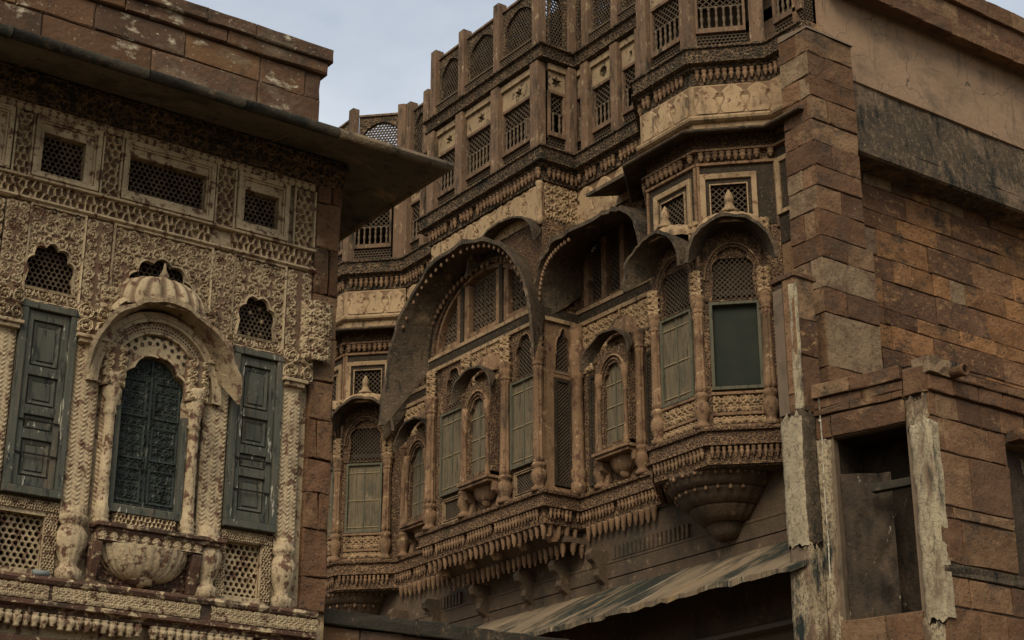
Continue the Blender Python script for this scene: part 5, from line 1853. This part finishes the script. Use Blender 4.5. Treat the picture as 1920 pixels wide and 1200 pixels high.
# --- sloping streaked stone awning over the undercroft
AW = thing('stone_awning', (18.2, 24, 7.0), 'long sloping awning with black and ochre streaks below the carved balconies', 'awning')
y = 17.35
k = 0
while y < 33:
    l = random.uniform(.85, 1.35)
    mb = MB()
    jag = random.uniform(-.09, .09)
    pts = []
    N_ = 6
    for i in range(N_ + 1):
        yy = y + (l - .006) * i / N_
        e = jag + random.uniform(-.05, .05)
        pts += [(18.9, yy, 7.93), (17.62 - e, yy, 7.12 - e * .6), (17.62 - e, yy, 7.04 - e * .6 + random.uniform(-.02, .02)), (18.9, yy, 7.84)]
    fs = []
    for i in range(N_):
        a, b_ = 4 * i, 4 * i + 4
        fs += [(a, b_, b_ + 1, a + 1), (a + 1, b_ + 1, b_ + 2, a + 2), (a + 2, b_ + 2, b_ + 3, a + 3)]
    fs += [(0, 1, 2, 3), (4 * N_, 4 * N_ + 3, 4 * N_ + 2, 4 * N_ + 1)]
    mb.add(pts, fs)
    mb.build('awning_slab', 'awning', AW)
    y += l

# ================================================================== low wall joining the carved wing
LW = thing('low_wall', (10.2, 14.5, 0), 'low stone wall with blackened coping running from the carved wing', 'wall')
FW = Frame((0, 14.32, 0), (1, 0, 0), (0, -1, 0))
mb = MB()
FW.box(mb, 7.86, 14.5, -.36, -.02, 0, 4.68)
mb.build('wall_core', 'mortar', LW)
masonry(FW, LW, 7.87, 14.5, [(3.3, 3.75), (3.75, 4.2), (4.2, 4.68)], (.45, .9), 0, 'parapet')
us = [7.86, 9.05, 9.64, 10.33, 10.98, 11.7, 12.5, 13.4, 14.5]
for a, b_ in zip(us, us[1:]):
    stone(FW, 'coping_stone', LW, a + .012, b_ - .012, 4.69, 4.845, .06, .5, 'coping', .006)
mb = MB()
FW.box(mb, 7.87, 14.49, -.4, .035, 4.70, 4.835)
mb.build('coping_joint', 'mortar', LW)

# ================================================================== masonry block with pier (C), faces the same way as the carved wing
C = thing('masonry_block', (23, 20, 0), 'large block of patched sandstone with a pier and pink plastered overhang', 'building')
FK = Frame((0, 18.05, 0), (1, 0, 0), (0, -1, 0))
FP = Frame((0, 17.44, 0), (1, 0, 0), (0, -1, 0))
FS = Frame((18.55, 0, 0), (0, 1, 0), (-1, 0, 0))
mb = MB()
FK.box(mb, 19.2, 31, -5, -.034, 0, 15.5)
mb.build('wall_core', 'mortar', C)
core = bpy.data.objects['wall_core.001'] if 'wall_core.001' in bpy.data.objects else mb
courses = []
z = 8.6
hs = [.50, .36, .52, .26, .48, .54, .44, .28, .52, .42, .50, .34, .48, .46]
for h in hs:
    courses.append((z, z + h))
    z += h
masonry(FK, C, 19.5, 27.5, courses, (.40, 1.35), 0, 'block', gap=.013, rough=.009, name='wall_stone', alt=('pale', .03))
# pier
mb = MB()
FP.box(mb, 18.584, 19.60, -.64, -.034, 0, 16.33)
mb.build('pier_core', 'mortar', C)
zs = [6.5]
hp = [.42, .40, .45, .38, .44, .40, .46, .42, .50, .90, .42, .52, .38, .47, .42, .36, .44, .40, .43, .38, .44, .40, .42, .36]
for h in hp:
    if zs[-1] + h > 16.4: break
    zs.append(zs[-1] + h)
zs[-1] = 16.36
for k, (a, b_) in enumerate(zip(zs, zs[1:])):
    big = k % 2
    # front face
    wide = 19.62 if b_ > 12.6 else 19.78
    js = [18.55, wide] if big else [18.55, 18.55 + random.uniform(.3, .65), wide]
    for p, q in zip(js, js[1:]):
        stone(FP, 'pier_stone', C, p + .006, q - .006, a + .007, b_ - .007, .0, .1, 'pale' if (k in (9, 11) and q > 19.5) else 'pillarblock', .012, skew=.008)
    js = [17.455, 17.455 + random.uniform(.22, .34), 18.1] if big else [17.455, 18.1]
    for p, q in zip(js, js[1:]):
        stone(FS, 'pier_stone', C, p + .006, q - .006, a + .007, b_ - .007, .0, .1, 'pillarblock' if random.random() > .14 else 'pale', .010, skew=.008)
mb = MB()
FP.add(mb, [(18.53, .03, 16.36), (19.64, .03, 16.36), (19.64, -.66, 16.36), (18.53, -.66, 16.36), (18.56, 0, 16.42), (19.60, 0, 16.42), (19.60, -.66, 16.50), (18.56, -.66, 16.50)],
       [(0, 1, 5, 4), (1, 2, 6, 5), (3, 0, 4, 7), (4, 5, 6, 7), (2, 3, 7, 6)])
mb.build('pier_cap', 'mortar', C)
# overhanging plaster storey
mb = MB()
sweep([(19.3, 18.05), (31, 18.05)], [(-.3, 14.45), (.50, 14.41), (.55, 14.44), (.55, 14.56), (.50, 14.60), (.47, 14.78)], mb, caps=False)
mb.build('overhang_rim', 'grime', C)
mb = MB()
n = 60
pts, fs = [], []
for i in range(n + 1):
    u = 19.3 + 11.7 * i / n
    for j in range(5):
        f = j / 4
        pts.append((u, .47 - .15 * f + .012 * math.sin(u * 3 + j) + random.uniform(-.008, .008), 14.78 + 1.13 * f))
for i in range(n):
    for j in range(4):
        a = i * 5 + j
        fs.append((a, a + 5, a + 6, a + 1))
FK.add(mb, pts, fs)
mb.build('fascia', 'grime', C)
mb = MB()
sweep([(19.3, 18.05), (31, 18.05)], [(.30, 15.90), (.37, 15.91), (.37, 16.03), (.33, 16.05)], mb, caps=False)
mb.build('plaster_string', 'plaster', C)
mb = MB()
n = 50
pts, fs = [], []
for i in range(n + 1):
    u = 19.3 + 11.7 * i / n
    for j in range(9):
        pts.append((u, .33 + .01 * math.sin(u * 2.1 + j * .8) + random.uniform(-.004, .004), 16.04 + 1.7 * j / 8))
for i in range(n):
    for j in range(8):
        a = i * 9 + j
        fs.append((a, a + 9, a + 10, a + 1))
FK.add(mb, pts, fs)
FK.add(mb, [(19.3, .33, 15.9), (19.3, -4, 15.9), (19.3, -4, 17.8), (19.3, .33, 17.8)], [(0, 1, 2, 3)])
mb.build('plaster_wall', 'plaster', C, smooth=True)
mb = MB()
FK.box(mb, 19.3, 31, -4, .60, 17.56, 18.5)
mb.build('cornice_core', 'mortar', C)
cc = bpy.data.objects['cornice_core']
for z0, z1, d, wr in ((17.48, 17.80, .70, (.7, 1.1)), (17.80, 18.20, .64, (.7, 1.3)), (18.20, 18.56, .72, (.6, 1.2))):
    masonry(FK, cc, 19.3, 28.5, [(z0, z1)], wr, d, 'pillarblock', gap=.014, rough=.008, name='cornice_stone', depth=.2)
# latticed window that looks over the pier
FV = Frame((0, 17.92, 0), (1, 0, 0), (0, -1, 0))
mb = MB()
bar_lattice(FV, mb, 18.86, 19.36, 16.3, 16.78, .085, .016, -.02, .02)
bar_lattice(FV, mb, 18.86, 19.36, 16.9, 18.0, .06, .016, -.02, .02, (0, 60, 120))
mb.build('window_lattice', 'lattlight', C)
mb = MB()
FV.box(mb, 18.84, 19.38, -.05, .05, 16.78, 16.90)
FV.box(mb, 19.30, 19.40, -.05, .04, 16.2, 18.0)
FV.box(mb, 18.80, 18.88, -.05, .04, 16.2, 18.0)
mb.build('window_frame', 'tan', C, bevel=.01)

# ================================================================== annex with niche, in front of the block
D = thing('stone_annex', (19.5, 16.5, 0), 'low projecting stone annex with dark niche and cracked plaster corner post', 'building')
P1, P0 = np.array([18.0, 17.45]), np.array([18.5, 15.5])
LD = float(np.linalg.norm(P0 - P1))
tD = (P0 - P1) / LD
FD = Frame((18.0, 17.45, 0), (tD[0], tD[1], 0), (tD[1], -tD[0], 0))
FE = Frame((0, 15.5, 0), (1, 0, 0), (0, -1, 0))
mb = MB()
wall_holes(FD, mb, .0, LD, 0, 9.86, [(.40, 1.60, 6.28, 9.02)], -.034, .14)
wall_holes(FE, mb, 18.5, 27, 0, 9.86, [(20.15, 21.3, 6.6, 8.92)], -.034, .3)
mb.add([(18.0, 17.45, 9.86), (18.5, 15.52, 9.86), (27, 15.52, 9.86), (27, 18.0, 9.86), (18.0, 18.0, 9.86)], [(0, 1, 2, 3, 4)])
mb.build('annex_wall', 'mortar', D)
mb = MB()
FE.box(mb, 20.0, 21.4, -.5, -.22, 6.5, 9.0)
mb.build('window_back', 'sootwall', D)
# niche
mb = MB()
FD.add(mb, [(.36, -.16, 6.26), (1.64, -.16, 6.26), (1.64, -1.0, 6.26), (.36, -1.0, 6.26), (.36, -.16, 9.06), (1.64, -.16, 9.06), (1.64, -1.0, 9.06), (.36, -1.0, 9.06)],
       [(0, 1, 2, 3), (4, 7, 6, 5), (2, 6, 7, 3), (0, 3, 7, 4), (1, 5, 6, 2)])
mb.build('niche', 'sootwall', D)
pa, pb = np.array(FD.p(.40, -.17, 0)[:2]), np.array(FD.p(1.04, -.52, 0)[:2])
tn = (pb - pa) / np.linalg.norm(pb - pa)
FN = Frame((pa[0], pa[1], 0), (tn[0], tn[1], 0), (tn[1], -tn[0], 0))
nh = np.random.default_rng(5).random((10, 5))
nH = np.kron(nh, np.ones((5, 5)))
for _ in range(6):
    nH = (nH + np.roll(nH, 1, 0) + np.roll(nH, 1, 1) + np.roll(nH, -1, 0)) / 4
relief(FN, 'niche_rubble', D, .0, 6.28, .73, 2.2, nH, -.03, .12, 'sootwall')
mb = MB()
FD.box(mb, .90, 1.62, -.26, -.12, 8.12, 8.24)
mb.build('niche_beam', 'coping', D, bevel=.012)
stone(FD, 'sill_stone', D, .12, 1.05, 5.86, 6.27, .02, .2, 'pillarblock')
stone(FD, 'sill_stone', D, 1.07, 1.62, 5.86, 6.27, .01, .2, 'pillarblock')
# lintel and cornice courses, side then front
for z0, z1, d, js in ((9.03, 9.38, .012, [.40, 1.62]), (9.39, 9.50, .05, [.05, .75, 1.62]), (9.50, 9.66, .03, [.05, .95, 1.62]), (9.66, 9.88, .08, [.03, .78, 1.62]), (9.39, 9.80, .06, [1.63, 2.03]),
                      (9.03, 9.38, .0, [.03, .39])):
    for a, b_ in zip(js, js[1:]):
        stone(FD, 'lintel_stone' if z0 < 9.1 else 'cornice_stone', D, a + .007, b_ - .007, z0 + .005, z1 - .005, d, .18, 'pillarblock', .008)
for z0, z1, d, js in ((9.42, 9.66, .05, [18.46, 19.0, 19.55, 20.1, 20.8, 21.6, 22.4, 23.4]), (9.66, 9.80, .09, [18.9, 19.5, 20.2, 21.0, 21.9, 22.8]), (9.05, 9.40, .01, [18.47, 18.62, 19.1, 19.6, 20.05, 20.6, 21.3, 22.2])):
    for a, b_ in zip(js, js[1:]):
        stone(FE, 'cornice_stone', D, a + .007, b_ - .007, z0 + .005, z1 - .005, d, .18, 'pillarblock', .008)
stone(FE, 'corner_stone', D, 18.44, 18.92, 9.68, 9.94, .08, .3, 'pale', .02)
stone(FE, 'corner_stone', D, 19.0, 19.36, 9.81, 9.98, .05, .3, 'grime', .02)
mb = MB()
vs, fs = lathe_pts([(.075, -.1), (.085, .22), (.10, .27), (.10, .31), (.06, .31), (.055, .1)], 18)
FE.add(mb, [(18.96 + x, .02 + z_, 9.74 + y) for x, y, z_ in vs], fs)
mb.build('stone_spout', 'pillarblock', D, smooth=True)
# right hand wall of large slabs
big = [(8.55, 9.04, [18.46, 18.75, 19.75, 20.12]), (7.74, 8.54, [18.47, 19.25, 20.12]), (7.56, 7.73, [18.47, 18.80, 20.13]), (6.92, 7.55, [18.47, 18.95, 20.13]), (6.72, 6.91, [18.46, 20.5]),
       (6.30, 6.71, [18.46, 19.0, 19.9, 20.6]), (5.75, 6.29, [18.46, 19.15, 19.75, 20.8]), (5.3, 5.74, [18.46, 19.4, 20.6])]
for z0, z1, js in big:
    for a, b_ in zip(js, js[1:]):
        stone(FE, 'wall_stone', D, a + .008, b_ - .008, z0 + .006, z1 - .006, .0 if z0 != 6.72 else .02, .12, 'grime' if z0 == 6.72 else 'pillarblock', .012, skew=.012)
stone(FE, 'window_lintel', D, 20.16, 21.5, 8.93, 9.10, .22, .4, 'block', .01)
masonry(FE, D, 21.31, 24, [(6.3, 6.9), (6.9, 7.5), (7.5, 8.1), (8.1, 8.6), (8.6, 9.04)], (.5, .9), 0, 'pillarblock', name='wall_stone')

def plaster_post(fr, name, parent, u0, u1, z0, z1, d0, bul, m, ragl=.0, ragr=.0, seed=1, step=.07, lean=0.0):
    """thick uneven plaster skin round a post: rounded in section, ragged at its edges"""
    q = random.Random(seed)
    mb = MB()
    nz_ = int((z1 - z0) / step)
    K = 10
    pts, fs = [], []
    wl = wr = 0.0
    for j in range(nz_ + 1):
        z = z0 + (z1 - z0) * j / nz_
        wl = .75 * wl + q.uniform(-1, 1) * ragl
        wr = .75 * wr + q.uniform(-1, 1) * ragr
        a, b = u0 + wl + lean * (z - z0), u1 + wr + lean * (z - z0)
        th = bul * (1 + q.uniform(-.08, .08))
        for k in range(K + 1):
            f = k / K
            x = a + (b - a) * f
            e = 1 - (abs(2 * f - 1)) ** 5
            zz = z + (q.uniform(-.10, .06) if j == nz_ else (q.uniform(-.05, .05) if j == 0 else 0))
            pts.append((x, (d0 - .12 if k in (0, K) else d0 + th * e + q.uniform(-.006, .006)), zz))
    for j in range(nz_):
        for k in range(K):
            a = j * (K + 1) + k
            fs.append((a, a + 1, a + K + 2, a + K + 1))
    fr.add(mb, pts, fs)
    return mb.build(name, m, parent, smooth=True)

# corner post with the thick cream plaster
plaster_post(FD, 'corner_post_plaster', D, 1.66, 2.06, 6.1, 9.0, .0, .07, 'crackcream', .02, .008, 5)
plaster_post(FD, 'corner_post_plaster', D, 1.60, 2.02, 8.9, 9.40, -.01, .05, 'crack', .02, .01, 8)
plaster_post(FD, 'corner_post_plaster', D, 1.58, 1.98, 4.5, 6.12, .0, .05, 'crack', .015, .008, 9)
# plaster strip beside the pipe
plaster_post(FD, 'jamb_plaster', D, .06, .36, 4.5, 9.02, .0, .04, 'crack', .010, .014, 12)

# ================================================================== tall pier at the back of the annex
T = thing('plastered_pier', (17.95, 17.5, 0), 'tall square pier with cracked cream and black plaster beside a white pipe', 'pier')
FT = Frame((17.75, 0, 0), (0, 1, 0), (-1, 0, 0))
FU = Frame((0, 17.3, 0), (1, 0, 0), (0, -1, 0))
mb = MB()
FT.box(mb, 17.31, 17.74, -.38, -.01, 0, 11.60)
mb.build('pier_core', 'sootwall', T)
stone(FT, 'pier_slab', T, 17.56, 17.76, 9.45, 11.50, .02, .2, 'mortar', .012)
stone(FT, 'pier_slab', T, 17.31, 17.55, 9.75, 11.62, .01, .2, 'pillarblock', .012)
stone(FT, 'pier_slab', T, 17.31, 17.55, 9.45, 9.74, .01, .2, 'pillarblock', .012)
stone(FU, 'pier_slab', T, 17.76, 18.16, 10.95, 11.62, .01, .2, 'pillarblock', .012)
stone(FU, 'pier_slab', T, 17.76, 18.16, 10.35, 10.94, .015, .2, 'block', .012)
stone(FU, 'pier_slab', T, 17.76, 18.16, 9.45, 10.34, .01, .2, 'pillarblock', .012)
stone(FT, 'pier_cap', T, 17.27, 17.80, 11.625, 11.70, .05, .5, 'pillarblock', .008)
plaster_post(FU, 'arris_plaster', T, 17.735, 17.785, 9.5, 11.55, .0, .03, 'crackcream', .006, .004, 21, .05)
plaster_post(FT, 'pier_plaster', T, 17.28, 17.79, 7.42, 9.44, .0, .05, 'crackcream', .006, .006, 31)
plaster_post(FT, 'pier_plaster', T, 17.30, 17.76, 7.15, 7.44, -.01, .04, 'mortar', .006, .006, 33)
plaster_post(FT, 'pier_plaster', T, 17.28, 17.78, 4.4, 7.17, .0, .05, 'crack', .006, .006, 35)
plaster_post(FU, 'pier_plaster', T, 17.72, 18.02, 7.42, 9.44, .0, .03, 'grime', .006, .006, 37)
plaster_post(FU, 'pier_plaster', T, 17.72, 18.02, 4.4, 7.40, .0, .03, 'crack', .006, .006, 39)

WP = thing('white_pipe', (18.03, 17.22, 7.6), 'thin white plastic pipe with an elbow running down beside the plastered pier', 'pipe')
def tube(P, r, m, name, parent, n=8):
    mb = MB()
    P = [Vector(p) for p in P]
    for i, p in enumerate(P):
        t = (P[min(i + 1, len(P) - 1)] - P[max(i - 1, 0)]).normalized()
        a = t.orthogonal().normalized() if abs(t.z) > .9 else Vector((0, 0, 1)).cross(t).normalized()
        if abs(t.z) > .9:
            a = Vector((1, 0, 0))
        b = t.cross(a).normalized()
        mb.v += [tuple(p + a * r * math.cos(k * 2 * PI / n) + b * r * math.sin(k * 2 * PI / n)) for k in range(n)]
    for i in range(len(P) - 1):
        mb.f += [(i * n + k, i * n + (k + 1) % n, (i + 1) * n + (k + 1) % n, (i + 1) * n + k) for k in range(n)]
    mb.f += [tuple(range(n)), tuple(reversed(range((len(P) - 1) * n, len(P) * n)))]
    return mb.build(name, m, parent, smooth=True)
tube([(18.03, 17.22, 9.80), (18.035, 17.21, 9.0), (18.025, 17.22, 8.2), (18.03, 17.215, 7.5), (18.02, 17.22, 6.9)], .013, 'pipewhite', 'pipe_run', WP)
tube([(18.03, 17.22, 9.72), (18.03, 17.22, 9.86), (18.06, 17.21, 9.885), (18.14, 17.19, 9.885)], .024, 'pipewhite', 'pipe_elbow', WP)
for z in (9.3, 8.35, 7.4):
    tube([(18.03, 17.22, z), (18.03, 17.22, z + .05)], .022, 'pipewhite', 'pipe_clip', WP)

for o in bpy.data.objects:
    if '_base' in o.keys():
        del o['_base']
